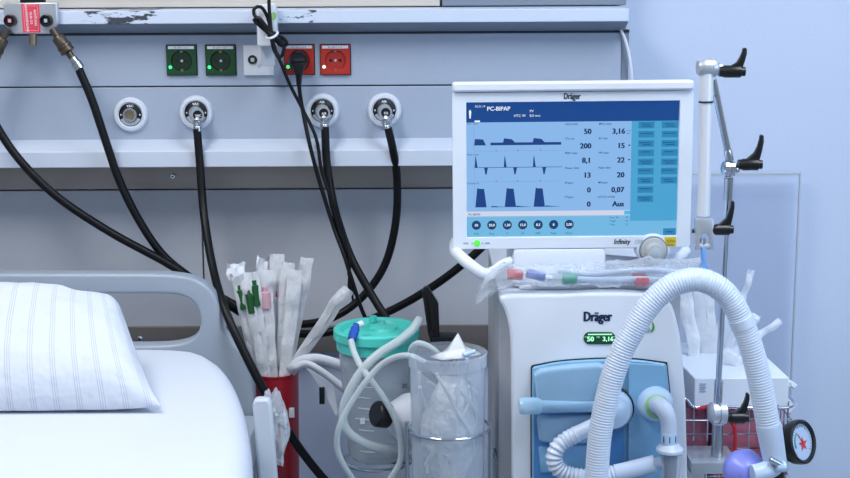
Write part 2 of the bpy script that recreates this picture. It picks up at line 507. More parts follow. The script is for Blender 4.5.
# white data outlet
Y = UF; k = mpp(60, Y); c = P(259, 60, Y)
t = thing('data_outlet', (c.x, Y, c.z - 15 * k), 'white outlet plate with round black jack under the white adapter', 'outlet')
m = MB(); m.box((c.x - 15 * k, Y - .006, c.z - 15 * k), (c.x + 15 * k, Y - .0002, c.z + 15 * k), 'label_white', .001); m.build('plate', t)
j = MB(); q = (c.x - 6 * k, Y - .006, c.z + 0.5 * k)
j.lathe([(0, -.001), (3.2 * k, -.001), (4.6 * k, -.002), (4.6 * k, .001)], q, (0, 1, 0), 'black')
j.box((q[0] - 1.8 * k, q[1] - .0022, q[2] - 1.8 * k), (q[0] + 1.8 * k, q[1] - .0005, q[2] + 1.8 * k), 'grey_plastic', .0003); j.build('jack', t)
m = MB(); m.cyl((c.x + .3 * k, Y - .0058, c.z - 5.5 * k), (c.x + .3 * k, Y - .008, c.z - 5.5 * k), 1.6 * k, 'grey_plastic', n=14); m.build('screw', t)

# ---- gas outlets
def gas_outlet(x, y, label, plugged):
    Y = UF; k = mpp(y, Y); c = P(x, y, Y)
    t = thing('gas_outlet', (c.x, Y, c.z - 17 * k), label, 'gas outlet', 'round gas outlets in the supply unit')
    m = MB(); m.lathe([(11.5 * k, -.006), (13 * k, -.009), (15.5 * k, -.008), (17 * k, -.004), (17.2 * k, 0)], c, (0, 1, 0), 'ring_plastic', 40); m.build('ring', t)
    m = MB(); m.lathe([(7 * k, -.006), (11.3 * k, -.0045), (12.6 * k, -.002), (12.6 * k, -.0002)], c, (0, 1, 0), 'black', 36)
    m.text('VAC' if x < 250 else 'AIR', (c.x, Y - .0058, c.z + 7.6 * k), 3.4 * k, 'print_white', 'CENTER', .02)
    for s in (-1, 1): m.box((c.x + s * 9.4 * k - .6 * k, Y - .0062, c.z - .8 * k), (c.x + s * 9.4 * k + .6 * k, Y - .005, c.z + .8 * k), 'label_white')
    m.build('dial', t)
    m = MB(); m.lathe([(4 * k, -.003), (5 * k, -.012), (7 * k, -.012), (7.4 * k, -.001)], c, (0, 1, 0), 'steel', 30)
    m.lathe([(0, -.004), (4.2 * k, -.004)], c, (0, 1, 0), 'brass' if not plugged else 'black', 20); m.build('coupler', t)
    m = MB()
    pts = []
    for i in range(13):
        a = math.radians(205 + 130 * i / 12); pts.append((c.x + 10.8 * k * math.cos(a), Y - .004, c.z + 10.8 * k * math.sin(a)))
    for i in range(13):
        a = math.radians(335 - 130 * i / 12); pts.append((c.x + 7.4 * k * math.cos(a), Y - .004, c.z + 7.4 * k * math.sin(a)))
    m.poly([pts], (0, -.004, 0), 'grey_plastic'); m.build('release_lever', t, bevel=.0006)
gas_outlet(131, 114.5, 'unused gas outlet with open brass centre and no hose', False)
gas_outlet(196.5, 112.5, 'plugged gas outlet below the two green sockets', True)
gas_outlet(322.5, 110.5, 'plugged gas outlet below the empty red socket, middle of three with hoses', True)
gas_outlet(384.5, 110, 'plugged gas outlet nearest the monitor', True)

# ---- gas hoses
HR = .0073
def probe(t, x, y, tipx, tipy, txt):
    k = mpp(y, UF); c = P(x, y, UF)
    m = MB(); a = Vector((c.x, UF - .012, c.z)); b = P(x + 1.5, y + 3, UF - .05)
    m.lathe([(0, 0), (6.2 * k, 0), (6.6 * k, .012), (6.6 * k, .028), (6.0 * k, .032), (0, .032)], a, b - a, 'satin', 24)
    m.lathe([(0, .0325), (4.6 * k, .0325), (4.8 * k, .030)], a, b - a, 'black', 20)
    m.text(txt, b + Vector((0, .0015, -1.2 * k)), 3.2 * k, 'print_white', 'CENTER', .02)
    m.build('probe', t)
    m = MB(); e = P(tipx, tipy, UF - .05)
    s = a.lerp(b, .6)
    m.cyl(s, P(tipx, tipy - 3, UF - .045), 3.2 * k, 'satin', n=16, bev=.001)
    m.lathe([(3.4 * k, 0), (5 * k, .001), (5 * k, .008), (4.2 * k, .011), (4.6 * k, .013), (4.6 * k, .02), (3 * k, .021)], P(tipx, tipy - 7, UF - .047), Vector((0, -.1, -1)), 'steel', 18)
    m.build('ferrule', t)

def hose(label, pts, r=HR):
    m = MB(); m.tube(PP(*pts), r, 'black_rubber', 14, .008)
    return tag(m.build('gas_hose', at=P(*pts[0])), label, 'hose', 'black gas hoses')
h = hose('black gas hose from outlet below green sockets, crossing in front of red bin',
         [(197, 129, -.15), (200, 165, -.155), (204, 215, -.18), (213, 268, -.25), (226, 312, -.33), (247, 358, -.36), (272, 405, -.37), (300, 449, -.36), (330, 486, -.36), (372, 530, -.35), (420, 560, -.33)])
probe(h, 196.5, 112.5, 197.5, 127, 'VAC')
h = hose('black gas hose falling from outlet under the empty red socket behind turquoise lid',
         [(325, 127, -.15), (327, 165, -.16), (335, 210, -.18), (350, 255, -.20), (370, 292, -.22), (386, 318, -.24), (402, 345, -.25), (430, 375, -.25), (470, 395, -.24)])
probe(h, 322.5, 110.5, 324.5, 125, 'AIR')
def coupling(t, p, q):
    """screwed pipe coupling along p -> q"""
    L = (q - p).length; m = MB()
    m.lathe([(0, 0), (.006, 0), (.006, .18 * L), (.0105, .2 * L), (.0115, .26 * L), (.0115, .40 * L), (.013, .42 * L), (.013, .47 * L), (.0118, .48 * L), (.0118, .52 * L), (.013, .53 * L), (.013, .57 * L), (.006, .60 * L), (.006, .76 * L), (0, .76 * L)], p, q - p, 'dark_brass', 18)
    m.build('coupling', t)
    m = MB(); m.lathe([(0, .72 * L), (.0078, .73 * L), (.0078, .84 * L), (.0095, .86 * L), (.0095, L), (0, L)], p, q - p, 'steel', 16); m.build('ferrule', t)
h = hose('black gas hose looping from outlet nearest the monitor to the manifold with red label',
         [(78, 67, -.175), (92, 100, -.175), (106, 142, -.17), (120, 182, -.165), (140, 222, -.16), (165, 257, -.155), (200, 284, -.15), (235, 305, -.145), (268, 320, -.14), (305, 324, -.13), (338, 315, -.12), (366, 293, -.115), (386, 262, -.11), (396, 220, -.115), (397, 178, -.13), (393, 150, -.15), (388, 128, -.155)])
probe(h, 384.5, 110, 386.5, 126, 'O2')
coupling(h, P(52, 29, -.17), P(80, 69, -.175))
h = hose('black gas hose sweeping in from left edge, low behind bed, to the ventilator',
         [(-18, 78, -.185), (-12, 105, -.185), (0, 132, -.185), (24, 165, -.185), (60, 199, -.18), (110, 232, -.175), (165, 262, -.17), (200, 284, -.175), (240, 312, -.17), (275, 329, -.165), (310, 334, -.165), (350, 327, -.17), (396, 308, -.18), (435, 285, -.2), (468, 260, -.22), (500, 232, -.23), (530, 222, -.24)])
coupling(h, P(8, 29, -.17), P(-18, 76, -.185))

# ---- manifold
Y = -.165; k = mpp(20, Y)
c = P(30, 34, Y)
t = thing('gas_manifold', c, 'metal gas manifold block with red label and two black knobs', 'manifold')
m = MB(); m.poly([[P(x, y, Y) for x, y in ((3, 3), (57, 2), (58, 24), (49, 34), (14, 34), (4, 25))]], (0, .013, 0), 'satin'); m.build('block', t, bevel=.0025)
m = MB(); m.poly([[P(x, y, Y - .0006) for x, y in ((21, 4), (39, 4), (40.5, 32.5), (23, 32.5))]], (0, .0005, 0), 'label_red')
T = Matrix.Translation(P(31, 18, Y - .0013)) @ Matrix.Rotation(math.radians(88), 4, 'Y')
for i, s in enumerate(('ACHTUNG', 'NUR O2', 'GASVERSORGUNG')): m.text(s, (0, 0, (1 - i) * 4.3 * k - k), 3.3 * k, 'print_white', 'CENTER', .01, T=T)
for a, b in (((23, 6), (37.5, 6)), ((37.5, 6), (38.6, 30.5)), ((38.6, 30.5), (25, 30.5)), ((25, 30.5), (23, 6))):
    m.cyl(P(*a, Y - .0006), P(*b, Y - .0006), .0005, 'label_pink', n=6)
m.build('red_label', t)
for x, mm in ((11, 'label_pink'), (47, 'grey_plastic')):
    q = P(x, 20.5, Y); m = MB()
    m.lathe([(0, -.008), (4 * k, -.008), (4.6 * k, -.012), (5.6 * k, -.012), (6.2 * k, -.008), (6.2 * k, .0005)], q, (0, 1, 0), 'black', 24)
    m.box((q.x - 1.6 * k, q.y - .0095, q.z - 1.8 * k), (q.x + 1.6 * k, q.y - .0078, q.z + 1.8 * k), mm, .0004); m.build('knob', t)
m = MB(); m.cyl(P(33, 33, Y + .007), P(33, 45, Y + .007), 4 * k, 'brass', n=18, bev=.001); m.build('stub', t)
m = MB(); m.box(P(20, 3, Y + .002), P(44, -40, Y + .012), 'black', .001); m.build('valve_head', t)
m = MB(); m.box((c.x - .02, Y + .013, zr1 + .002), (c.x + .02, -.151, zr0 - .002), 'steel'); m.build('bracket', t)

# ---- white adapter, cables
Y = -.155; k = mpp(25, Y); c = P(267, 46, Y)
t = thing('mains_adapter', c, 'white plug-in adapter hanging in front of the rail, wrapped in black cable', 'adapter')
m = MB(); m.poly([[P(x, y, Y) for x, y in ((258, 4), (277, 3), (279, 45), (259, 46))]], (0, -.028, 0), 'white_plastic'); m.build('housing', t, bevel=.003)
m = MB(); m.box(P(262, 45, Y + .03), P(275, 66, Y), 'grey_plastic', .002); m.build('plug', t)
m = MB(); m.poly([[P(273.5 + 3 * math.cos(a), 16 + 4 * math.sin(a), Y - .0283) for a in [2 * PI * i / 18 for i in range(18)]]], (0, -.0005, 0), 'green_ring'); m.build('emblem', t)
# black bundled cable with tie
YB = -.20
pts = [(270, -14, YB), (269, 2, YB), (270, 18, YB), (272, 36, YB - .004), (276, 52, YB - .002), (281, 57, YB), (284, 47, YB), (280, 40, YB - .004), (272, 35, YB - .008), (262, 24, YB - .004), (254, 14, YB), (255, 8, YB), (261, 7, YB + .003), (267, 16, YB + .004), (272, 33, YB + .004), (280, 45, YB + .004),
       (287, 44, YB), (283, 38, YB), (274, 34, YB - .006), (266, 26, YB - .008), (259, 18, YB - .006), (254, 20, YB - .003), (260, 26, YB), (270, 36, YB), (274, 50, YB - .002), (280, 61, YB - .002), (290, 85, YB + .01), (303, 110, YB + .02), (316, 138, YB + .015), (322, 172, YB + .01), (332, 200, YB + .005), (345, 236, YB), (350, 258, YB - .01), (349, 272, YB - .012)]
m = MB(); m.tube(PP(*pts), .0031, 'black_rubber', 8, .004)
cb = tag(m.build('power_lead', at=P(270, 4, YB)), 'thin black lead bundled with white tie over the adapter, plug dangling low', 'cable')
m = MB(); m.tube([P(272 + 9 * math.cos(a) * .62, 35 + 9 * math.sin(a) * .3 - 2.2 * math.cos(a), YB - .0 - .013 * math.sin(a)) for a in [2 * PI * i / 16 for i in range(16)]], .0022, 'white_plastic', 8, .004, closed=True); m.build('cable_tie', cb)
m = MB(); m.lathe([(0, 0), (.003, 0), (.0042, .006), (.0035, .012), (.0062, .026), (.0068, .042), (.005, .044), (.002, .044), (.002, .056), (0, .056)], P(349, 270, YB - .012), P(352, 293, YB - .012) - P(349, 270, YB - .012), 'black_rubber', 14); m.build('barrel_plug', cb)

c = P(299.5, 60, UF - .0062)
YC = UF - .05
m = MB(); m.tube(PP((299, 74, YC), (299.5, 90, YC), (303, 112, YC + .0), (311, 150, -.165), (322, 190, -.175), (334, 228, -.19), (344, 255, -.205), (352, 280, -.215), (362, 310, -.22), (378, 345, -.22)), .0036, 'black_rubber', 10, .006)
pc = tag(m.build('mains_cable', at=P(299, 70, YC)), 'black mains cord from plugged red socket running down along the hoses', 'cable')
m = MB(); k = mpp(60, UF)
m.lathe([(0, -.040), (7.5 * k, -.040), (9.3 * k, -.034), (9.6 * k, 0), (0, 0)], Vector((c.x, UF - .0035, c.z - .5 * k)), (0, 1, 0), 'black', 28)
m.poly([[P(x, y, UF - .036) for x, y in ((292, 62), (306, 62), (302.5, 76), (301.5, 86), (297, 86), (296, 76))]], (0, -.014, 0), 'black', .003)
m.box(P(293.5, 58.7, UF - .0445), P(304.5, 60.7, UF - .043), 'print_dark')
m.build('plug', pc)
# thin white cable at the unit's end
m = MB(); m.tube(PP((621, 30, -.104), (626, 42, -.108), (630, 60, -.108), (632, 85, -.10), (632, 140, -.06)), .0026, 'white_plastic', 8, .006)
tag(m.build('white_cable', at=P(621, 30, -.104)), 'thin white cable curving down at the end of the supply unit', 'cable')

# ================================================================== BED
BH = -.33
zm = .906
t = thing('hospital_bed', (-.7, -1.1, 0), 'grey hospital bed with open plastic headboard in front of the wall', 'bed')
def curve2(pts, n=6):
    """rounded px outline through points (x,y)"""
    v = spline([(x, y, 0) for x, y in pts], step=3)
    return [(p.x, p.y) for p in v]
outer = [(-420, 274)] + curve2([(140, 274), (172, 275), (196, 280), (212, 292), (220, 310), (223, 330), (232, 342), (245, 356), (252, 374), (254, 400)]) + [(254, 520), (-420, 520)]
inner = [(-380, 294)] + curve2([(150, 294), (176, 295), (190, 300), (198, 311), (200, 324), (197, 334), (188, 341), (170, 345), (140, 346)]) + [(-380, 346)]
m = MB(); m.poly([[P(x, y, BH) for x, y in outer], [P(x, y, BH) for x, y in inner]], (0, .035, 0), 'bed_plastic', .011, 4, smooth=True)
hb = m.build('headboard', t)
zf = zm - .125
m = MB()
m.box((-1.12, -2.2, zf - .06), (-.28, BH - .004, zf), 'grey_plastic', .008); m.build('bed_frame', t)
for x in (-1.02, -.40):
    for y in (-2.05, -.50):
        m = MB(); m.cyl((x, y, .1), (x, y, zf - .055), .035, 'grey_plastic', bev=.004); m.build('leg', t)
        m = MB(); m.cyl((x - .02, y, .06), (x + .02, y, .06), .06, 'black', bev=.008); m.cyl((x, y, .06), (x, y, .12), .012, 'steel'); m.build('caster', t)
# white side guard end beside the mattress
m = MB(); m.poly([[P(x, y, -.66) for x, y in ((252, 404), (255, 399), (268, 399), (271, 404), (280, 520), (261, 520))]], (0, .018, 0), 'bed_guard'); m.build('side_guard', t, bevel=.005)

# mattress in fitted sheet
edge = [(-1.12, -.345), (-.60, -.342), (-.45, -.344), (-.375, -.36), (-.325, -.43), (-.285, -.55), (-.252, -.70), (-.222, -.90), (-.205, -1.2), (-.20, -2.15), (-1.12, -2.15)]
e2 = [(edge[0][0], edge[0][1], 0), (edge[1][0], edge[1][1], 0)] + [tuple(p) for p in spline([(x, y, 0) for x, y in edge[2:9]], .03)] + [(x, y, 0) for x, y in edge[9:]]
m = MB(); m.poly([[(x, y, zf + .002) for x, y, _ in e2]], (0, 0, zm - zf - .002), 'sheet_cloth', .042, 6, smooth=True)
mt = tag(m.build('mattress'), 'bed mattress covered with a smooth white sheet', 'mattress')

# pillow
def pillow():
    bm = bmesh.new(); uvl = bm.loops.layers.uv.new('UVMap')
    NU, NV = 96, 40
    L = .74
    A = P(161, 405, -.725); A.z = zm + .012          # front corner on the mattress
    back = Vector((-.036, .220, .095))
    def pt(u, v, s):
        # u 0 (right end) .. 1 (left), v 0 (front) .. 1 (back), s +1 top / -1 bottom
        uu, vv = 2 * u - 1, 2 * v - 1
        e = max(0, (1 - abs(uu) ** 7)) ** .55 * max(0, (1 - abs(vv) ** 3.6)) ** .52
        pin = (.028 * (1 - abs(vv) ** 2) + .066 * max(0, (v - .15) / .85) ** 2.2) * max(0, 1 - u / .3) ** 2   # right end pulled in between its corners
        base = A + Vector((-L * u - pin, 0, 0)) + back * v
        th = (.074 if s > 0 else .030) * e
        nrm = Vector((0, -.30, .95))
        q = base + nrm * th * s
        # soft creases
        q += nrm * s * e * (.006 * noise.noise(Vector((u * 9, v * 5, 3))) + .003 * noise.noise(Vector((u * 24, v * 9, 8))))
        sag = .02 * math.exp(-((u - .12) / .07) ** 2) * v
        q.z -= sag * .6
        return q
    grid = {}
    for s in (1, -1):
        for i in range(NU + 1):
            for j in range(NV + 1):
                if s < 0 and (i in (0, NU) or j in (0, NV)): grid[s, i, j] = grid[1, i, j]; continue
                ui = .5 - .5 * math.cos(PI * i / NU); vj = .5 - .5 * math.cos(PI * j / NV)
                p = pt(ui, vj, s)
                if p.z < zm + .002: p.z = zm + .002
                grid[s, i, j] = bm.verts.new(p)
        for i in range(NU):
            for j in range(NV):
                vs = [grid[s, i, j], grid[s, i + 1, j], grid[s, i + 1, j + 1], grid[s, i, j + 1]]
                f = bm.faces.new(vs if s < 0 else vs[::-1]); f.smooth = True
                for lp in f.loops:
                    for (a, b) in ((i, j), (i + 1, j), (i + 1, j + 1), (i, j + 1)):
                        if grid[s, a, b] is lp.vert:
                            lp[uvl].uv = (.5 - .5 * math.cos(PI * a / NU), .5 - .5 * math.cos(PI * b / NV))
    bmesh.ops.recalc_face_normals(bm, faces=list(bm.faces))
    me = bpy.data.meshes.new('pillow')
    at = A + Vector((-L / 2, .1, -.012))
    bmesh.ops.translate(bm, verts=list(bm.verts), vec=-at)
    bm.to_mesh(me); bm.free(); me.materials.append(M['pillow_cloth'])
    o = bpy.data.objects.new('pillow', me); COL.objects.link(o); o.location = at
    return o
tag(pillow(), 'plump white pillow with thin grey stripes lying on the bed', 'pillow')

# ================================================================== RED BIN AND PACKETS
BY = -.22
kb = mpp(378, BY)
bc = P(275.5, 373, BY)
t = thing('catheter_bin', (bc.x, BY, bc.z - .34), 'tall red plastic bin full of wrapped catheters between bed and canister', 'bin')
R = 23 * kb
m = MB(); m.lathe([(0, -.34), (R * .86, -.34), (R * .88, -.335), (R, 0), (R * 1.03, .001), (R * 1.03, .004), (R * .96, .004), (R * .84, -.33), (0, -.33)], bc, (0, 0, 1), 'bin_red', 40); m.build('body', t)
m = MB(); q = P(291, 414, BY - R * .9)
m.box((q.x - 4 * kb, q.y + .006, q.z - 5 * kb), (q.x + 3 * kb, q.y + .0095, q.z + 5 * kb), 'label_white', .0005); m.build('sticker', t)
m = MB(); m.tube([(bc.x, BY + R, bc.z - .03), (bc.x, BY + R + .01, bc.z), (bc.x, -.05, zat(326, -.03) + .008), (bc.x, -.02, zat(326, -.03) + .008)], .003, 'steel', 8); m.build('hook', t)
m = MB(); m.cyl((bc.x, BY, .02), (bc.x, BY, bc.z - .339), .015, 'steel'); m.cyl((bc.x, BY, 0), (bc.x, BY, .022), .10, 'grey_plastic', bev=.005); m.build('floor_stand', t)

def packet(base, tip, Y0, Y1, w, label, conn=None, crumple=0, mm='film', fan=1.0, name='catheter_packet', cat='catheter packet', group='wrapped catheters in the red bin', tube=True):
    a, b = P(*base, Y0), P(*tip, Y1)
    k = mpp(tip[1], Y1); W = w * k
    ax = (b - a).normalized(); side = ax.cross(Vector((0, 1, 0))).normalized(); nr = side.cross(ax)
    N = 26; K = 7; s = bmesh.new(); ph = random.random() * 50
    rings = []
    for i in range(N + 1):
        f = i / N; ww = W * (.72 + .28 * f) * fan
        th = .0042 * min(1, (1 - f) * 9 + .18)
        cr = (.004 + crumple * .02 * max(0, f - .65) / .35)
        c = a.lerp(b, f) + nr * cr * noise.noise(Vector((f * 7, ph, 0))) + side * cr * .6 * noise.noise(Vector((f * 6, ph, 9)))
        ring = []
        for sgn in (1, -1):
            for q in range(K):
                x = (q / (K - 1) - .5) * 2 * sgn
                e = max(0, 1 - x * x) ** .5
                jit = cr * .5 * noise.noise(Vector((x * 2, f * 14, ph)))
                if q == K - 1 and True:
                    pass
                ring.append(s.verts.new(c + side * x * ww * .5 + nr * (sgn * th * e * .6 + jit) + ax * (crumple * .012 * noise.noise(Vector((x * 1.6, ph, 4))) if i == N else 0)))
        rings.append(ring)
    n = 2 * K
    for A_, B_ in zip(rings, rings[1:]):
        for q in range(n):
            s.faces.new((A_[q], A_[(q + 1) % n], B_[(q + 1) % n], B_[q]))
    s.faces.new(rings[0]); s.faces.new(rings[-1][::-1])
    bmesh.ops.remove_doubles(s, verts=list(s.verts), dist=1e-5)
    bmesh.ops.recalc_face_normals(s, faces=list(s.faces))
    m = MB(); m.take(s, mm)
    o = tag(m.build(name, at=a), label, cat, group)
    if tube:
        m = MB(); m.tube([a.lerp(b, .02), a.lerp(b, .3) + side * .002, a.lerp(b, .6) - side * .002, a.lerp(b, .80)], .0022, 'catheter', 8, .01); m.build('catheter', o)
    if conn:
        colr, f0, f1, rr = conn
        m = MB(); p, q = a.lerp(b, f0), a.lerp(b, f1); m.cyl(p - nr * .0005, q - nr * .0005, rr, colr, n=14, bev=.001)
        m.cyl(q, a.lerp(b, min(.97, f1 + .04)), rr * .6, colr if colr != 'green_tube' else 'green_tube', n=10)
        m.build('connector', o)
    return o
G = 'catheter packet in the red bin, '
packet((262, 386), (237, 262), -.215, -.20, 19, 'wrapped catheter with a broad crumpled white paper end, outermost towards the bed', None, 1, 'paper', tube=False)
packet((262, 388), (236, 275), -.245, -.245, 12, 'clear packet with green connector, next to crumpled paper end', ('green_tube', .70, .87, .0062), .4)
packet((268, 386), (262, 257), -.205, -.19, 12, 'wrapped catheter with a narrow torn white tip behind the green connectors', None, .8, 'paper', tube=False)
packet((265, 388), (245, 274), -.252, -.25, 11, 'clear packet with green connector, lowest of the three green ones', ('green_tube', .66, .83, .0060), .3)
packet((268, 388), (253, 272), -.25, -.245, 12, 'clear packet with green connector, middle of the bunch beside pink one', ('green_tube', .71, .89, .0064), .2)
packet((272, 388), (264, 270), -.245, -.24, 16, 'wide clear packet with a pink end showing through', ('pink_patch', .68, .82, .0085), .1)
packet((276, 388), (277, 254), -.225, -.215, 15, 'tall clear packet with a thin straight red tube, next to pink one', ('red_tube', .68, .80, .0022), .2)
packet((280, 388), (287, 262), -.235, -.225, 14, 'clear packet with a thin red tube, standing just beyond another red-tubed one', ('red_tube', .70, .84, .0018), .2)
packet((283, 388), (296, 270), -.245, -.235, 15, 'plain clear packet in front of the tallest leaning packet', None, .2)
packet((285, 386), (308, 258), -.215, -.205, 13, 'tallest plain packet, leaning out of the bin towards the hoses', None, .2)
packet((281, 384), (347, 290), -.232, -.275, 14, 'long white packet leaning far out of the bin towards turquoise lid', None, .3, 'film', tube=True)

def strip(pts, w, label, name='paper_strip', cat='paper strip', mm='paper', updir=Vector((0, -.2, .98))):
    c = spline(PP(*pts), .008); s = bmesh.new(); pr = None
    for i, p in enumerate(c):
        tn = (c[min(i + 1, len(c) - 1)] - c[max(i - 1, 0)]).normalized()
        sd = (updir - tn * updir.dot(tn)).normalized()
        k = [s.verts.new(p + sd * w / 2), s.verts.new(p - sd * w / 2)]
        if pr: s.faces.new((pr[0], pr[1], k[1], k[0]))
        pr = k
    m = MB(); m.take(s, mm)
    return tag(m.build(name, at=P(*pts[0]), solid=.0012), label, cat, 'paper strips hanging from the red bin')
strip([(290, 372, -.25), (300, 362, -.26), (316, 359, -.27), (334, 363, -.28), (349, 369, -.29)], .020, 'upper white paper strip curving out from bin to the suction canister')
strip([(292, 370, -.265), (306, 364, -.275), (322, 372, -.285), (338, 384, -.295), (350, 394, -.30)], .015, 'lower white paper strip drooping from bin in front of the folded sheet')
m = MB(); m.poly([[P(x, y, -.262) for x, y in ((303, 364), (322, 370), (333, 385), (338, 412), (336, 416), (326, 396), (314, 378))]], (0, .002, 0), 'paper')
ps = tag(m.build('paper_sheet', at=P(303, 364, -.262)), 'pointed folded white sheet hanging beside the red bin under paper strips', 'paper')
m = MB(); m.box(P(319, 388, -.27), P(325, 403, -.262), 'black', .001); m.build('clip', ps)

# crumpled clear bag beside the bed
def blob(c, rx, ry, rz, mm, amp=.2, fr=3, seed=0, n=28):
    s = bmesh.new(); bmesh.ops.create_icosphere(s, subdivisions=4, radius=1)
    for v in s.verts:
        d = v.co.normalized(); k = 1 + amp * noise.noise(d * fr + Vector((seed, 0, 0))) + amp * .4 * noise.noise(d * fr * 3 + Vector((0, seed, 0)))
        v.co = Vector((d.x * rx * k, d.y * ry * k, d.z * rz * k)) + Vector(c)
    m = MB(); m.take(s, mm); return m
tag(blob(P(273, 430, -.60), .022, .026, .058, 'film_bag', .35, 2.5, 4).build('plastic_bag'), 'crumpled clear plastic bag stuffed beside the white bed guard', 'bag')

# ================================================================== VENTILATOR
VF = -.62
t = thing('ventilator', (P(598, 400, VF).x, -.45, 0), 'white intensive care ventilator on wheels carrying the monitor', 'ventilator')
VEN = t
VB = -.26
front = [(512, 560)] + curve2([(512, 400), (511, 345), (508.5, 324), (504, 309), (499.5, 301), (501, 296.5), (510, 295), (530, 294.5)]) + curve2([(560, 294.5), (600, 293), (640, 293.5), (660, 296), (671, 304), (677, 320), (682, 350), (686, 400)]) + [(690, 560)]
m = MB(); m.poly([[P(x, y, VF) for x, y in front]], (0, .03, 0), 'vent_white', .006, 3, smooth=False); m.build('front_cover', t)
xl, xr = P(512, 400, VF).x, P(684, 400, VF).x
zt = zat(296, VF); z0 = .30
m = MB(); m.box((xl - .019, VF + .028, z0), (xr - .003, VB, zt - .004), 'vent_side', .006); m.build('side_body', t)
m = MB(); m.box((xl - .019, VF + .027, zt - .006), (xr - .01, VB, zt), 'vent_white', .003); m.build('top_cover', t)
m = MB(); m.box((xl + .03, VF + .08, .12), (xr - .03, VB - .05, z0 + .01), 'vent_side', .01)
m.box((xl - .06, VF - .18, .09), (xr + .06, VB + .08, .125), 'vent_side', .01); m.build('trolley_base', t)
for x in (xl - .03, xr + .03):
    for y in (VF - .05, VB + .05):
        m = MB(); m.cyl((x - .015, y, .045), (x + .015, y, .045), .045, 'black', bev=.006); m.cyl((x, y, .045), (x, y, .095), .01, 'steel'); m.build('caster', t)
# side rail that carries canisters on the bed side, and tray on the other
m = MB(); m.box((-.08, -.455, zat(478, -.55) - .10), (xl + .004, -.43, zat(478, -.55) - .075), 'steel', .002); m.build('side_rail', t)
ZTRAY = zat(478, -.45) - .02
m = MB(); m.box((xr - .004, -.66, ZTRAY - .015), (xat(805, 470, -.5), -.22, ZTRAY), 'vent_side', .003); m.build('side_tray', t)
# writing on the front
m = MB(); k = mpp(318, VF); kz = k
q = P(597.5, 321, VF - .0007)
m.text('Dräger', q, 14.0 * k, 'print_navy', 'CENTER', .045, xs=.70); m.build('lettering', t)
m = MB()
pill = [P(x, y, VF) for x, y in [(589 + 5.5 * math.cos(a), 338 + 6 * math.sin(a)) for a in [PI / 2 + PI * i / 10 for i in range(11)]] + [(610 + 5.5 * math.cos(a), 338 + 6 * math.sin(a)) for a in [-PI / 2 + PI * i / 10 for i in range(11)]]]
m.poly([pill], (0, -.0015, 0), 'lcd_green')
m.text('50', P(587, 341.3, VF - .002), 7 * k, 'lcd_text', 'LEFT', .03); m.text('3,16', P(602.5, 341.0, VF - .002), 6.4 * k, 'lcd_text', 'LEFT', .03)
m.text('FiO2', P(584.5, 337.5, VF - .002), 1.5 * k, 'lcd_text'); m.text('MV', P(596.5, 338, VF - .002), 2.4 * k, 'lcd_text'); m.text('L/min', P(611.5, 337.2, VF - .002), 1.7 * k, 'lcd_text')
m.box(P(588, 334, VF - .0022), P(612, 334.8, VF - .0015), 'lcd_text'); m.build('status_display', t)
m = MB()
m.poly([[P(x, y, VF - .0004) for x, y in ((652, 321), (654, 324), (654.5, 328), (653, 331.5), (650.5, 332.5), (652, 329), (652.3, 325))]], (0, -.0005, 0), 'leaf_green')
m.poly([[P(x, y, VF - .0004) for x, y in ((648, 325), (650, 328.5), (650.5, 331), (648, 333), (645.5, 332.5), (648, 330))]], (0, -.0005, 0), 'leaf_grey'); m.build('leaf_emblem', t)
# blue front module
mod = [(530.8, 560), (530.3, 420), (530.8, 367)] + curve2([(531.8, 365), (560, 360), (600, 357.5), (635, 358), (667, 362)]) + [(671, 400), (676, 560)]
m = MB(); m.poly([[P(x, y, VF) for x, y in mod]], (0, -.0025, 0), 'seam'); m.build('module_gap', t)
mod2 = [(532, 560), (531.5, 420), (532, 368)] + curve2([(533, 366), (560, 361), (600, 358.5), (635, 359), (666, 363)]) + [(670, 400), (675, 560)]
m = MB(); m.poly([[P(x, y, VF - .001) for x, y in mod2]], (0, -.006, 0), 'blue_module'); fm = m.build('front_module', t, bevel=.003)
VM = VF - .007
m = MB(); m.poly([[P(x, y, VM) for x, y in ((628, 362), (664, 364), (668, 400), (672, 520), (627, 520))]], (0, -.008, 0), 'blue_module', .003); m.build('module_door', fm)
m = MB(); m.poly([[P(x, y, VM) for x, y in ((534, 398), (600, 396), (624, 420), (624, 520), (534, 520))]], (0, -.003, 0), 'blue_deep', .001); m.build('recess_panel', fm)
# translucent expiratory valve
m = MB(); m.poly([[P(x, y, VM - .002) for x, y in curve2([(533, 372), (540, 367), (570, 363), (598, 361)]) + curve2([(606, 364), (608, 380), (604, 396)]) + [(570, 399), (536, 398)]]], (0, -.026, 0), 'blue_clear', .006, 3); m.build('valve_housing', t)
m = MB(); m.poly([[P(x, y, VM - .002) for x, y in ((536, 414), (590, 412), (606, 425), (604, 438), (560, 441), (538, 438))]], (0, -.02, 0), 'blue_clear', .006, 3); m.build('valve_body', t)
m = MB(); a, b = P(519, 406, VM - .025), P(600, 405, VM - .02)
m.lathe([(0, 0), (.0105, 0), (.0125, .004), (.0125, .03), (.0105, .032), (.0105, (b - a).length), (0, (b - a).length)], a, b - a, 'blue_clear', 24)
m.cyl(a.lerp(b, .32), b, .0085, 'blue_deep', n=18); m.build('exhaust_port', t)
m = MB(); m.poly([[P(x, y, VM) for x, y in ((538, 446), (586, 444), (588, 470), (540, 472))]], (0, -.006, 0), 'blue_module', .003); m.build('catch', fm)
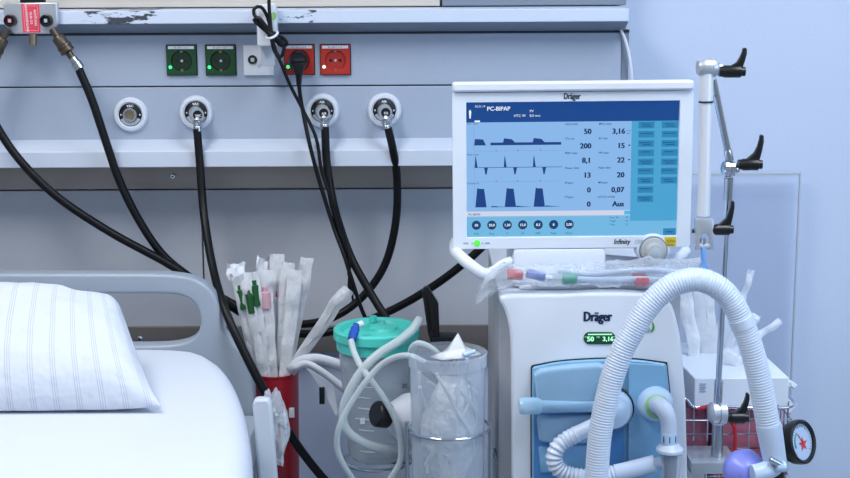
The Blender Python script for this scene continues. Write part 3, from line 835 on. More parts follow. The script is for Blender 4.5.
# left port (mostly behind the arch of hose)
c = P(611, 407, VM); k = mpp(407, VM)
m = MB(); m.lathe([(0, -.028), (8 * k, -.028), (10 * k, -.026), (17 * k, -.024), (20 * k, -.018), (21 * k, 0)], c, (0, 1, 0), 'port_blue', 32)
m.lathe([(21 * k, -.010), (22.5 * k, -.009), (22.5 * k, 0)], c, (0, 1, 0), 'seam', 32); m.build('expiratory_port', t)
# right port: round dome with green ring
c = P(654, 402, VM)
m = MB(); m.lathe([(0, -.036), (6 * k, -.036), (11 * k, -.032), (15 * k, -.024), (17.5 * k, -.012), (18 * k, 0)], c + Vector((0, -.004, 0)), Vector((-.12, 1, -.1)), 'port_blue', 32); ip = m.build('inspiratory_port', t)
m = MB(); cc = P(657.5, 407, VM - .036)
m.lathe([(8 * k, -.004), (11.5 * k, -.004), (12 * k, 0), (12 * k, .006), (8 * k, .006)], cc, Vector((-.15, 1, .05)), 'green_ring', 28); m.build('green_ring', ip)

# ---- monitor mount and handle (part of the ventilator)
m = MB(); m.box(P(513, 249, -.575), (P(606, 272, -.575).x, -.40, zt + .001), 'vent_white', .008); m.build('mount_block', t)
m = MB(); m.tube(PP((520, 258, -.55), (503, 264, -.575), (492, 272, -.585), (484, 274, -.60), (474, 268, -.60), (463, 259, -.59), (456, 252, -.565), (455, 246, -.53), (456, 242, -.50)), .0088, 'vent_white', 16, .005, rf=lambda s, L: .78 if s < .05 else min(1, .78 + (s - .05) * 12)); m.build('handle', t)
m = MB(); m.tube(PP((600, 259, -.54), (622, 261, -.54), (648, 262, -.53), (676, 258, -.52), (686, 250, -.50)), .008, 'vent_white', 14); m.build('handle', t)

# ================================================================== MONITOR
MY = -.56
T = frame(571.5, 165, MY, roll=-.25) @ Matrix.Diagonal((.984, 1, .988, 1))
mp_ = T.translation
t = thing('monitor', (mp_.x, MY, zat(250, MY)), 'white ventilator monitor with lit blue screen of curves and numbers', 'monitor')
MON = t
def rr(x0, y0, x1, y1, r=4, n=5):
    o = []
    for cx, cy, a0 in ((x1 - r, y1 - r, 0), (x0 + r, y1 - r, 90), (x0 + r, y0 + r, 180), (x1 - r, y0 + r, 270)):
        for i in range(n + 1):
            a = math.radians(a0 + 90 * i / n); o.append((cx + r * math.cos(a), cy + r * math.sin(a)))
    return o
def L2(pts, d): return [(x, d, y) for x, y in pts]
m = MB(); m.T = T
m.poly([L2(rr(-120, -84, 120, 75, 6), 0)], (0, .055, 0), 'vent_white'); m.build('back_housing', t, bevel=.004)
m = MB(); m.T = T
m.poly([L2(rr(-121, -83.5, 121, 74, 3), 0), L2(rr(-107, -72, 107.5, 64.5, .5, 1), 0)], (0, -.012, 0), 'vent_white'); m.build('bezel', t, bevel=.0015)
m = MB(); m.T = T
m.poly([L2(rr(-121, 75, 120.5, 84.5, 3), .004)], (0, -.022, 0), 'white_plastic'); m.build('top_lip', t, bevel=.003)
m = MB(); m.T = T
m.text('Dräger', (-1, -.0125, 67.0), 8.6, 'print_dark', 'CENTER', .022, xs=.68); m.build('lettering', t)
m = MB(); m.T = T; m.text('Infinity', (43, -.0125, -79.6), 7.2, 'print_dark', 'LEFT', .012, shear=.15, xs=.85); m.text('C500', (64, -.0125, -79.6), 6.2, 'leaf_grey', 'LEFT', 0, shear=.15, xs=.62); m.build('lettering', t)
m = MB(); m.T = T; m.lathe([(0, -.0015), (3, -.0012), (3.4, .0003)], (-96.5, -.0121, -77.5), (0, 1, 0), 'on_green', 18); pb = m.build('power_lamp', t)
m = MB(); m.T = T
for x, w in ((-108, 5), (-101.5, 1.5), (-91, 1.5), (-86, 5)): m.box((x - w / 2, -.0124, -78.3), (x + w / 2, -.0119, -76.8), 'leaf_grey')
m.build('printed_marks', t)
m = MB(); m.T = T; m.box((95, -.0127, -84 + 1.5), (106.5, -.0119, -73), 'label_yellow'); m.text('CO2', (97, -.0131, -78.5), 4, 'print_dark'); m.text('sensor', (97, -.0131, -81.5), 2.8, 'print_dark'); m.build('yellow_sticker', t)
# rotary knob with its own bulge in the lower edge
m = MB(); m.T = T; m.poly([L2([(83.5 + 17 * math.cos(2 * PI * i / 40), -86.5 + 16.5 * math.sin(2 * PI * i / 40)) for i in range(40)], .02)], (0, -.0325, 0), 'vent_white'); m.build('knob_bulge', t, bevel=.002)
m = MB(); m.T = T; c = (83.5, -.0125, -86.5)
m.lathe([(0, -.020), (7.5, -.020), (8.6, -.017), (9, -.008), (12.5, -.007), (13.4, -.004), (13.6, .001)], c, (0, 1, 0), 'knob_grey', 36)
m.lathe([(13.6, -.0035), (14.4, -.003), (14.6, .001)], c, (0, 1, 0), 'unit_grey', 36)
m.lathe([(0, -.0212), (4.5, -.0212), (6, -.0198)], c, (0, 1, 0), 'grey_plastic', 28); m.build('rotary_knob', t)
# screen
m = MB(); m.T = T
d0 = -.004
def rect(x0, y0, x1, y1, mm, d=0):
    m.poly([[(x0, d0 - d, y0), (x1, d0 - d, y0), (x1, d0 - d, y1), (x0, d0 - d, y1)]], (0, -.00015, 0), mm)
def shape(pts, mm, d=.0006): m.poly([[(x, d0 - d, y) for x, y in pts]], (0, -.0001, 0), mm)
def sx(x): return x - 573.0
def sy(y): return 165.0 - y
m.poly([[(-107, 0, -72), (107.5, 0, -72), (107.5, 0, 64.5), (-107, 0, 64.5)]], (0, d0, 0), 's_back')
rect(-107, sy(121), 107.5, 64.5, 's_head', .0003)
rect(sx(633), sy(222), 107.5, sy(121), 's_teal', .0003)
rect(-107, -72, 107.5, sy(217), 's_low', .0002)
rect(-107, sy(216), sx(633), sy(211), 's_bar', .0003)
rect(sx(627), sy(215.5), sx(633), sy(211.5), 's_mark', .0005)
tx = lambda s, x, y, z, mm, al='LEFT', b=0: m.text(s, (sx(x), d0 - .0009, sy(y)), z, mm, al, b)
tx('PC-BIPAP', 487, 109.3, 5.8, 's_white', b=.012); tx('02.01.19', 475, 106, 3, 's_white'); tx('HTC W', 514, 115.8, 3.6, 's_white'); tx('PV', 530, 111.3, 3.6, 's_white'); tx('8,0 mm', 530, 115.8, 3.6, 's_white')
rect(sx(474.5), sy(120.7), sx(480), sy(119), 's_white', .0005)
shape([(sx(x), sy(y)) for x, y in ((470, 108), (471.2, 110), (471, 113), (470.6, 117), (469.4, 117), (469, 113), (468.8, 110))], 's_white')
# three curves
for yb in (149, 180, 205.5):
    rect(sx(474), sy(yb + 1), sx(562), sy(yb + .6), 's_grid', .0004)
for y0, y1 in ((124, 149), (155, 180), (184, 207)): rect(sx(473.6), sy(y1), sx(474), sy(y0), 's_grid', .0004)
for yb in (149, 180, 206):
    for xx in (496, 518, 541): rect(sx(xx), sy(yb + 1), sx(xx + .5), sy(yb - .7), 's_navy', .0004)
rect(sx(490.5), sy(144), sx(562), sy(141.3), 's_navy', .0004)
shape([(sx(x), sy(y)) for x, y in ((474, 144), (474.8, 137.5), (483, 138), (486, 144))], 's_navy')
for x0 in (503, 533): shape([(sx(x0 + x), sy(y)) for x, y in ((0, 142), (1.3, 137), (9, 138), (13, 142))], 's_navy', .0007)
rect(sx(474), sy(166.6), sx(563), sy(166.1), 's_navy', .0004)
for x0 in (474.5, 504, 533.5):
    shape([(sx(x0 + x), sy(y)) for x, y in ((0, 166.4), (.7, 155), (1.2, 155), (3, 166.4))], 's_navy')
    shape([(sx(x0 + x), sy(y)) for x, y in ((9.5, 166.4), (10.8, 173.5), (12, 173.5), (13.5, 166.4))], 's_navy')
for x0 in (475, 505, 534.5):
    shape([(sx(x0 + x), sy(y)) for x, y in ((0, 206.7), (2, 187), (3.5, 187.8), (9, 188), (11.5, 206.7))], 's_navy')
for x0 in (491, 516, 546): shape([(sx(x0 + x), sy(y)) for x, y in ((0, 206.7), (1, 205.4), (8, 206.1), (17 if x0 < 500 else 16, 206.7))], 's_navy', .0005)
for s, y in (('Paw  mbar', 123), ('Flow L/min', 154), ('Volume mL', 183)): tx(s, 467, y, 2.6, 's_dark')
rows = [(133.5, 'FiO2 Vol%', '50', 'MVe L/min', '3,16'), (148, 'VTe mL', '200', 'RF /min', '15'), (162.5, 'PEEP mbar', '8,1', 'PIP mbar', '22'), (177.5, 'Pmean mbar', '13', 'Pplat mbar', '20'), (192.5, 'RFspon', '0', 'MVspon', '0,07'), (207, 'VTspon', '0', 'etCO2 mmHg', 'Aus')]
for i, (y, a, b, c_, d_) in enumerate(rows):
    tx(a, 566, y - 9, 2.9, 's_dark', b=.01); tx(b, 592.5, y, 7.6, 's_dark', 'RIGHT', .045); tx(c_, 600, y - 9, 2.9, 's_dark', b=.01); tx(d_, 626.5, y, 7.6, 's_dark', 'RIGHT', .045)
tx('L/min', 628, 131, 2.0, 's_dark'); tx('leak', 628, 133.8, 2.0, 's_dark')
for y in (145.8, 160.3): rect(sx(630), sy(y), sx(632), sy(y - 1.2), 's_dark', .0005)
for cx_, ys in ((648, range(9)), (671.5, range(7))):
    for i in ys:
        yy = 121.8 + i * 9.3
        rect(sx(cx_ - 8), sy(yy + 6.6), sx(cx_ + 8 if cx_ < 660 else 680), sy(yy), 's_btn', .0005)
        rect(sx(cx_ - 5 - (i % 3)), sy(yy + 2.9), sx(cx_ + 4 + (i * 2 % 3)), sy(yy + 1.9), 's_btnd', .0007)
        if i % 2 == 0: rect(sx(cx_ - 4), sy(yy + 5), sx(cx_ + 5), sy(yy + 4), 's_btnd', .0007)
rect(sx(667), sy(237), sx(680), sy(230), 's_btn', .0005); rect(sx(670), sy(234.2), sx(677), sy(233), 's_btnd', .0007)
tx('PC-BIPAP', 468, 215, 3, 's_dark', b=.01)
for i, s in enumerate(('50', '20,0', '1,20', '15,0', '8,5', '8', '5,00')):
    cx_ = 476 + i * 15.8
    shape([(sx(cx_) + 4.7 * math.cos(2 * PI * q / 28), sy(225) + 4.7 * math.sin(2 * PI * q / 28)) for q in range(28)], 's_knob')
    m.text(s, (sx(cx_), d0 - .0009, sy(226.2)), 3.6, 's_white', 'CENTER', .02)
    m.text(('FiO2', 'Pinsp', 'Ti', 'RF', 'PEEP', 'Psupp', 'Rampe')[i], (sx(cx_), d0 - .0009, sy(234.6)), 2.5, 's_dark', 'CENTER')
for i, (a, b) in enumerate((('Pmax  30', '30'), ('Trigger', '2,0'), ('Tinsp', '1:3'))): tx(a, 612, 219 + i * 3.6, 2.4, 's_dark'); tx(b, 631, 219 + i * 3.6, 2.4, 's_dark', 'RIGHT')
m.build('screen', t)
# neck from the monitor back to the mount
m = MB(); m.box(P(540, 200, MY + .05), (P(590, 255, MY + .05).x, -.43, zt + .03), 'vent_white', .006); m.build('neck', t)

# ================================================================== THINGS ON TOP OF THE VENTILATOR
m = MB(); m.box((xl + .012, VF + .035, zt + .001), (xr - .02, -.42, zt + .006), 'paper', .001)
m.box((xl + .03, VF + .028, zt + .0065), (xr - .05, -.43, zt + .009), 'label_white', .0008)
tag(m.build('paper_folder', at=(0, -.5, zt + .001)), 'thin stack of papers lying on the ventilator under the clear bag', 'papers')
q = P(641, 289, VF + .03)
m = MB(); m.box((q.x - .010, VF + .012, zt + .0095), (q.x + .009, VF + .06, zt + .022), 'marker_red', .002)
tag(m.build('red_clip', at=(q.x, VF + .03, zt + .0095)), 'small red plastic block peeking out from under the clear bag', 'clip')
# clear bag with tubing set
def soft_bag(pts_top, pts_bot, Y0, Y1, mm, amp, seed):
    """lumpy flat bag: top & bottom px outlines, between depth Y0 and Y1"""
    s = bmesh.new(); N = 60; K = 14; rings = []
    def lerp_l(pl, f):
        x = pl[0][0] + (pl[-1][0] - pl[0][0]) * f
        for (xa, ya), (xb, yb) in zip(pl, pl[1:]):
            if xa <= x <= xb: return x, ya + (yb - ya) * (x - xa) / (xb - xa)
        return pl[-1]
    for i in range(N + 1):
        f = i / N; xt, yt = lerp_l(pts_top, f); xb, yb = lerp_l(pts_bot, f); ring = []
        for q in range(K):
            a = 2 * PI * q / K
            Yc = (Y0 + Y1) / 2 + (Y1 - Y0) / 2 * math.cos(a)
            h = .5 - .5 * math.sin(a)
            p = P(xt + (xb - xt) * h, yt + (yb - yt) * h, (Y0 + Y1) / 2); p.y = Yc
            nz = noise.noise(Vector((f * 16, math.cos(a) * 1.5, math.sin(a) * 1.5 + seed)))
            nz2 = noise.noise(Vector((f * 45, math.cos(a) * 3, math.sin(a) * 3 + seed)))
            p += Vector((0, math.cos(a), math.sin(a))) * amp * (nz + .5 * nz2)
            ring.append(s.verts.new(p))
        rings.append(ring)
    for A_, B_ in zip(rings, rings[1:]):
        for q in range(K): s.faces.new((A_[q], A_[(q + 1) % K], B_[(q + 1) % K], B_[q]))
    s.faces.new(rings[0]); s.faces.new(rings[-1][::-1])
    bmesh.ops.recalc_face_normals(s, faces=list(s.faces))
    m = MB(); m.take(s, mm); return m
m = soft_bag([(478, 292), (486, 272), (505, 262), (530, 266), (600, 263), (640, 260), (700, 258)], [(476, 305), (490, 297), (510, 284), (560, 286), (640, 285), (680, 288), (700, 290)], VF - .005, VF + .04, 'film_wrap', .006, 2)
bag = tag(m.build('tubing_bag', at=P(590, 288, VF + .03)), 'long clear bag of packed tubing with red and teal ends on the ventilator', 'bag')
m = MB(); a = P(508, 275, VF + .03)
m.cyl(P(507, 274, VF + .008), P(523, 275, VF + .008), .008, 'red_tube', n=14, bev=.002); m.build('red_connector', bag)
m = MB(); m.cyl(P(526, 273, VF + .008), P(545, 277, VF + .008), .007, 'blue_conn', n=14, bev=.002); m.cyl(P(545, 277, VF + .03), P(552, 278, VF + .03), .004, 'hose_white', n=12); m.build('blue_connector', bag)
m = MB(); m.cyl(P(562, 279, VF + .008), P(577, 279, VF + .008), .008, 'gauge_green', n=14, bev=.002); m.build('teal_connector', bag)
m = MB(); m.tube(PP((555, 270, VF + .03), (590, 274, VF + .04), (640, 270, VF + .03), (690, 274, VF + .03), (685, 280, VF + .02), (640, 279, VF + .02), (600, 280, VF + .02), (575, 279, VF + .025)), .0045, 'hose_light', 10, .006); m.build('tubing', bag)

# ================================================================== HOSE SUPPORT ARM
AY = -.70
t = thing('hose_support_arm', P(712, 455, -.55), 'jointed metal support arm with black clamp levers holding the breathing hose', 'support arm')
k = mpp(100, AY)
m = MB(); a, b = P(706.5, 72, AY), P(703.5, 216, AY)
m.cyl(a, a.lerp(b, .20), 7 * k, 'white_tube', n=24, bev=.001); m.lathe([(7.2 * k, 0), (7.2 * k, .002)], a.lerp(b, .20), b - a, 'seam', 24); m.cyl(a.lerp(b, .205), b, 6.4 * k, 'white_tube', n=24, bev=.001); m.build('upper_tube', t)
m = MB(); c = P(702, 67.5, AY); ax = Vector((1, .1, 0))
m.lathe([(0, -.006), (7 * k, -.006), (9 * k, -.001), (9.5 * k, .004), (9.5 * k, .010), (9.0 * k, .0105), (9.0 * k, .012), (9.5 * k, .0125), (9.5 * k, .018), (8 * k, .021), (4 * k, .022), (4 * k, .027), (0, .027)], c, ax, 'satin', 28); m.build('top_joint', t)
def lever(hx0, hx1, hy, h, Yk, parent, tall=1.0):
    """black clamping lever: ribbed hub from hx0 to hx1 and a tapering arm that sweeps up from it"""
    m = MB(); kk = mpp(hy, Yk); r0 = h * .5 * kk; a, b = P(hx0, hy, Yk), P(hx1, hy, Yk); L = (b - a).length
    m.lathe([(0, 0), (r0 * .82, 0), (r0 * .88, L * .16), (r0, L * .2), (r0, L * .82), (r0 * .75, L * .84), (r0 * .75, L), (0, L)], a, b - a, 'black', 24)
    w = hx1 - hx0; s_ = w / 26
    shp = [(hx0 + 8 * s_, hy - 3), (hx0 + 13 * s_, hy - 6), (hx0 + 18 * s_, hy - 9), (hx0 + 21.5 * s_, hy - 14), (hx0 + 24 * s_, hy - 20), (hx0 + 24.3 * s_, hy - 22.5), (hx0 + 26 * s_, hy - 24), (hx0 + 28.3 * s_, hy - 23), (hx0 + 28.4 * s_, hy - 18), (hx0 + 26.5 * s_, hy - 11), (hx0 + 24 * s_, hy - 4), (hx0 + 22 * s_, hy - 1)]
    m.poly([[P(x, hy + (y - hy) * tall, Yk - r0 * .55) for x, y in shp]], (0, r0 * 1.1, 0), 'black', .0022, 3)
    m.build('clamp_lever', parent)
lever(719, 745, 71.5, 12.5, AY, t)
# thin chrome link
m = MB(); a, b = P(713, 79, AY + .012), P(728, 152, AY + .03)
m.cyl(a, b, 3.7 * k, 'chrome', n=18); m.lathe([(0, 0), (4 * k, 0), (4.5 * k, .004), (4.5 * k, .016), (0, .018)], b - (b - a).normalized() * .004, b - a, 'chrome', 20); m.build('link_rod', t)
c = P(722, 169, AY + .03)
m = MB(); m.lathe([(0, -.002), (6.5 * k, 0), (8.5 * k, .003), (8.5 * k, .008), (7.6 * k, .0085), (7.6 * k, .010), (8.5 * k, .0105), (8.5 * k, .016), (5 * k, .019), (4 * k, .024), (0, .024)], c, ax, 'chrome', 28); m.build('middle_joint', t)
lever(738, 762, 164.5, 12, AY + .03, t, 1.25)
m = MB(); a = P(729, 177, AY + .035); b = P(728, 200, AY + .04); e = P(717.5, 402, -.60)
m.cyl(a, b, 4.8 * k, 'steel', n=20, bev=.001); m.cyl(b, e, 3.3 * k, 'chrome', n=18); m.build('vertical_rod', t)
m = MB(); m.cyl(P(719, 380, -.60), P(717.5, 408, -.60), 4.8 * k, 'chrome', n=18, bev=.001); m.build('rod_sleeve', t)
# fork that holds the hose
m = MB(); q = P(703, 218, AY)
m.poly([[P(x, y, AY) for x, y in ((694, 218), (712, 218), (712, 249), (708.5, 249), (708.5, 238), (706, 232.5), (701, 232.5), (698.5, 238), (698.5, 249), (694, 249))]], (0, -.012, 0), 'satin', .0015); m.build('fork', t)
m = MB(); m.cyl(P(694, 246, AY - .006), P(713, 246, AY - .006), .0045, 'grey_plastic', n=14); m.cyl(P(703, 238, AY - .006), P(703, 248, AY - .006), .004, 'chrome', n=14, bev=.001); m.build('fork_pin', t)
m = MB(); m.cyl(P(692, 231, AY - .006), P(694, 231, AY - .006), .003, 'black', n=12); m.build('screw', t)
lever(712, 733, 229.5, 11.5, AY - .006, t, 1.2)
m = MB(); m.poly([[P(x, y, AY - .012) for x, y in ((702, 248), (705.5, 248), (706, 264), (710, 270), (713, 273), (696, 273), (701, 268), (703, 262))]], (0, .010, 0), 'strap_blue', .001); m.build('hose_hanger', t)
# lower joint, post and base block
c = P(709, 413, -.60)
k2 = mpp(413, -.60)
m = MB(); m.lathe([(0, -.002), (8 * k2, 0), (11 * k2, .004), (11 * k2, .012), (10 * k2, .0125), (10 * k2, .014), (11.5 * k2, .0145), (11.5 * k2, .024), (6 * k2, .026), (0, .026)], c, ax, 'satin', 28); m.build('lower_joint', t)
lever(727, 748, 417.5, 12, -.60, t)
m = MB(); m.cyl(P(718, 424, -.59), P(717, 456, -.59), 5.8 * k2, 'steel', n=20); m.build('post', t)
m = MB(); m.box((P(689, 455, -.60).x, -.62, P(689, 470, -.6).z), (P(736, 455, -.60).x, -.54, P(689, 454, -.58).z), 'satin', .003); m.box((P(686, 466, -.60).x, -.615, P(689, 478, -.6).z - .03), (P(703, 466, -.60).x, -.55, P(689, 469, -.6).z), 'satin', .003); m.build('base_clamp', t)

# ================================================================== BREATHING CIRCUIT
HY = -.735
def ridged(pitch, amp):
    return lambda s, L: 1 + amp * math.sin(2 * PI * s / pitch)
arch = [(593.5, 700, HY), (594, 560, HY), (595.5, 500, HY), (597, 470, HY), (600, 435, HY), (605.5, 405, HY), (613, 375, HY), (623.5, 348, HY), (633, 331, HY), (645, 311, HY), (658, 296, HY), (674, 284.5, HY), (692, 279.5, HY), (709, 282.5, HY), (724, 292, HY), (735, 307, HY), (744, 327, HY), (752, 350, HY), (758.5, 375, HY), (763.5, 400, HY), (768, 424, HY), (769.5, 432, HY)]
m = MB(); R_ = 11.9 * mpp(350, HY)
m.tube(PP(*arch), R_, 'hose_white', 20, .0008, rf=ridged(.0040, .026))
o = tag(m.build('breathing_hose', at=P(696, 280, HY)), 'large white corrugated breathing hose arching from bottom edge up over the support arm', 'hose')
m = MB(); a, b = P(739.5, 316, HY), P(745, 329, HY); m.cyl(a, b, R_ * 1.05, 'hose_white', n=28, bev=.003); m.build('cuff', o)
m = MB(); a, b = P(768.5, 424, HY), P(775, 462, HY); m.lathe([(0, 0), (R_ * 1.06, 0), (R_ * 1.1, .004), (R_ * .98, (b - a).length), (R_ * .7, (b - a).length + .002), (0, (b - a).length + .002)], a, b - a, 'hose_light', 28); m.build('cuff', o)

# Y-piece: lavender dome with translucent elbow
c = P(748, 472, HY + .01); k = mpp(470, HY)
t = thing('patient_connector', P(752, 492, HY), 'lavender rounded connector with translucent elbow below end of breathing hose', 'connector')
m = MB(); m.lathe([(0, -.016), (9 * k, -.015), (13 * k, -.010), (15.5 * k, -.004), (21 * k, .004), (22 * k, .012), (19 * k, .024), (12 * k, .034), (0, .038)], c, Vector((-.35, 1, -.1)), 'lavender', 36); m.build('dome', t)
m = MB(); m.tube(PP((752, 474, HY - .015), (762, 472, HY - .012), (774, 466, HY - .002), (775, 458, HY)), 9.5 * k, 'hose_light', 20, .003); m.build('elbow', t)
m = MB(); m.cyl(P(776, 466, HY - .018), P(786, 467, HY - .018), 5.5 * k, 'port_blue', n=18, bev=.002); m.cyl(P(770, 459, HY - .02), P(783, 466, HY - .02), 3.4 * k, 'steel', n=12, bev=.001); m.build('sensor_cap', t)

# short corrugated limb
SY_ = VM - .045
limb = [(607, 421, VM - .028), (592, 427, SY_), (577, 434, SY_), (566, 440, SY_), (558, 447, SY_ - .004), (554, 457, SY_ - .006), (557, 467, SY_ - .006), (567, 474, SY_ - .006), (583, 477, SY_ - .006), (600, 477, SY_ - .004), (615, 473, SY_ - .004), (632, 469, SY_ - .004), (655, 463, SY_ - .004)]
k = mpp(450, SY_); R2 = 8.0 * k
m = MB(); m.tube(PP(*limb[2:11]), R2, 'hose_white', 18, .0012, rf=ridged(.0068, .10))
o = tag(m.build('breathing_tube', at=P(*limb[6])), 'short white corrugated tube bent in a U below the ventilator ports', 'hose')
m = MB(); m.tube(PP(*limb[0:4]), R2 * 1.0, 'hose_white', 20, .003); m.build('cuff', o)
m = MB(); m.tube(PP(*limb[10:13]), R2 * 1.05, 'hose_white', 20, .003); m.build('cuff', o)

# white elbow with water trap
t = thing('water_trap', P(672, 520, SY_), 'white elbow and cone shaped water trap fitted to the green ringed port', 'water trap')
EY = VM - .05
m = MB(); m.tube(PP((656, 405, VM - .034), (659, 405.5, EY), (665, 411, EY - .012), (668.5, 422, EY - .012), (669, 434, EY - .012)), 8.5 * k, 'hose_white', 22, .003, rf=lambda s, L: 1.08 - .16 * s / L); m.build('elbow', t)
m = MB(); c = P(669, 432, EY - .012)
m.lathe([(0, 0), (8.2 * k, 0), (8.4 * k, .002), (8.2 * k, .017), (0, .017)], c, (0, 0, -1), 'port_blue', 26)
for dx in (-6, -.5, 5.5): m.box((c.x + dx * k - .0006, c.y - 8.6 * k + abs(dx) * k * .35, c.z - .013), (c.x + dx * k + .0006, c.y - 7.0 * k + abs(dx) * k * .35, c.z - .004), 'print_dark')
m.build('collar', t)
m = MB(); c = P(670, 443, EY - .012); m.lathe([(0, 0), (8 * k, 0), (13.5 * k, .008), (13.5 * k, .012), (9 * k, .013), (0, .013)], c, (0, 0, -1), 'hose_white', 28); m.build('flange', t)
m = MB(); c = P(671, 453, EY - .012); m.lathe([(0, 0), (10.5 * k, 0), (9.5 * k, .03), (8 * k, .07), (6 * k, .075), (0, .075)], c, (0, 0, -1), 'jar', 26)
m.lathe([(0, .001), (6.5 * k, .001), (5.5 * k, .055), (0, .06)], c, (0, 0, -1), 'unit_grey', 20); m.build('trap_cup', t)
m = MB(); m.cyl(P(652, 464, SY_ - .004), P(664, 462, EY - .012), 6.0 * k, 'hose_light', n=20, bev=.001); m.build('side_port', t)

# ================================================================== WIRE BASKET AND WHAT IS IN IT
bx0, bx1 = xr + .012, xat(772, 440, -.42)
by0, by1 = -.53, -.30
bz0, bz1 = ZTRAY + .004, zat(407, -.53)
t = thing('wire_basket', ((bx0 + bx1) / 2, -.42, ZTRAY), 'chrome wire basket standing beside the ventilator, holding red packs and a carton', 'basket')
m = MB(); rad = .0013
def wire(a, b, r=rad, mm='chrome'): m.cyl(a, b, r, mm, n=8)
nz = 7; nx = 8; ny = 11
for i in range(nz):
    z = bz0 + (bz1 - bz0) * i / nz
    for a, b in (((bx0, by0), (bx1, by0)), ((bx1, by0), (bx1, by1)), ((bx1, by1), (bx0, by1)), ((bx0, by1), (bx0, by0))): wire((a[0], a[1], z), (b[0], b[1], z))
for i in range(1, nx):
    x = bx0 + (bx1 - bx0) * i / nx
    wire((x, by0, bz0), (x, by0, bz1)); wire((x, by1, bz0), (x, by1, bz1)); wire((x, by0, bz0), (x, by1, bz0))
for i in range(1, ny):
    y = by0 + (by1 - by0) * i / ny
    wire((bx0, y, bz0), (bx0, y, bz1)); wire((bx1, y, bz0), (bx1, y, bz1))
m.build('wire_grid', t)
m = MB(); rim = [(bx0, by0, bz1 - .01), (bx0, by0, bz1 + .008), (bx0 + .010, by0, bz1 + .010), (bx0 + .02, by0, bz1 - .002), (bx0 + .05, by0, bz1 - .002), (bx1, by0, bz1 - .002), (bx1, (by0 + by1) / 2, bz1), (bx1, by1, bz1), ((bx0 + bx1) / 2, by1, bz1), (bx0, by1, bz1), (bx0, (by0 + by1) / 2, bz1)]
m.tube(rim, .0024, 'chrome', 10, .005, closed=True); m.build('rim', t)
# red packs
def pack(x0, x1, y0, y1, z0, z1, mm, label, seed):
    s = bmesh.new(); bmesh.ops.create_cube(s, size=1); bmesh.ops.subdivide_edges(s, edges=list(s.edges), cuts=6, use_grid_fill=True)
    for v in s.verts:
        d = Vector((v.co.x * (1 - .25 * abs(v.co.z * 2) ** 4), v.co.y * (1 - .3 * abs(v.co.z * 2) ** 3), v.co.z))
        d += Vector(v.co).normalized() * .05 * noise.noise(Vector(v.co) * 5 + Vector((seed, 0, 0)))
        v.co = Vector(((x0 + x1) / 2 + d.x * (x1 - x0), (y0 + y1) / 2 + d.y * (y1 - y0), (z0 + z1) / 2 + d.z * (z1 - z0)))
    m = MB(); m.take(s, mm)
    return tag(m.build('red_pack'), label, 'pack', 'red packs in the wire basket')
xm = bx0 + (bx1 - bx0) * .30
pack(bx0 + .015, bx0 + .052, by0 + .03, by1 - .05, bz0 + .004, bz1 - .02, 'film_pink', 'pinkish red soft pack in basket, next to the ventilator side', 1)
pack(bx0 + .056, bx1 - .008, by0 + .012, by1 - .05, bz0 + .004, bz1 - .012, 'film_pink', 'larger pinkish red soft pack in basket behind the support arm post', 5)
m = MB(); m.tube([(bx0 + .025, by0 - .008, bz1 - .003), (bx0 + .055, by0 - .010, bz1 + .002), (bx0 + .075, by0 - .012, bz1 - .02), (bx0 + .083, by0 - .012, bz1 - .045), (bx0 + .078, by0 - .012, bz0 + .03), (bx0 + .05, by0 - .01, bz0 + .012), (bx0 + .02, by0 - .008, bz0 + .025)], .0032, 'red_tube', 10, .005)
tag(m.build('red_tubing'), 'thin red tubing hanging in a loop over the front of wire basket', 'tubing')
# white carton on the packs: turned slightly, top sloping back
ca = math.radians(8)
cz = bz1 - .006
t = thing('carton', (bx0 + .06, -.42, cz), 'white cardboard carton sitting on top of the red packs in basket', 'box')
m = MB(); hz = zat(380, -.525) - cz
cx0, cx1 = bx0 + .012, bx1 - .004
f = [Vector((cx0 + .010, by0 + .006, cz)), Vector((cx1, by0 + .008, cz)), Vector((cx1 - .010, by1, cz)), Vector((cx0 - .008, by1 - .01, cz))]
m.poly([f], (0, 0, hz), 'carton'); m.build('body', t, bevel=.0015)
m = MB(); q = Vector((cx0 + .018, by0 + .0052, cz + hz * .55))
for i in range(5): m.box(q + Vector((0, 0, i * .003)), q + Vector((.010 - .002 * (i % 2), .0006, i * .003 + .0015)), 'leaf_grey')
m.build('printed_label', t)
# upright clear packs and swabs behind the ventilator
def bpacket(*a, **k): return packet(*a, group='packets standing in the wire basket', **k)
bpacket((700, 385), (683, 282), -.40, -.38, 15, 'flat white packet standing upright right behind the ventilator corner', None, .2, 'film', tube=False)
bpacket((712, 382), (702, 270), -.38, -.37, 22, 'wide white packet standing behind arched hose and the chrome rod', None, .3, 'film', tube=True)
bpacket((722, 384), (733, 292), -.375, -.36, 26, 'broad white paper packet fanned out under the arch of the hose', None, .4, 'paper', tube=False)
bpacket((716, 384), (752, 270), -.40, -.40, 7, 'slim white stick packet with dark band, pointing up beside chrome rod', ('black', .68, .70, .004), .1, 'paper', tube=False)
bpacket((712, 384), (756, 314), -.41, -.41, 9, 'narrow white packet poking out just above the cuff of the hose', None, .2, 'paper', tube=False)
bpacket((714, 368), (780, 320), -.43, -.44, 8, 'slim white stick packet lying almost level, pointing at the white wall', None, .1, 'paper', tube=False)
bpacket((722, 352), (755, 372), -.45, -.46, 16, 'rumpled white packet lying on the carton behind the hose', None, .6, 'film', tube=False)
bpacket((750, 362), (796, 387), -.42, -.42, 7, 'white flap with small dark mark sticking out beyond the hose above pressure gauge', ('black', .62, .70, .0022), .2, 'paper', tube=False)
bpacket((752, 378), (792, 410), -.43, -.43, 15, 'broad white flap sticking out below a narrower one over pressure gauge', None, .2, 'paper', tube=False)

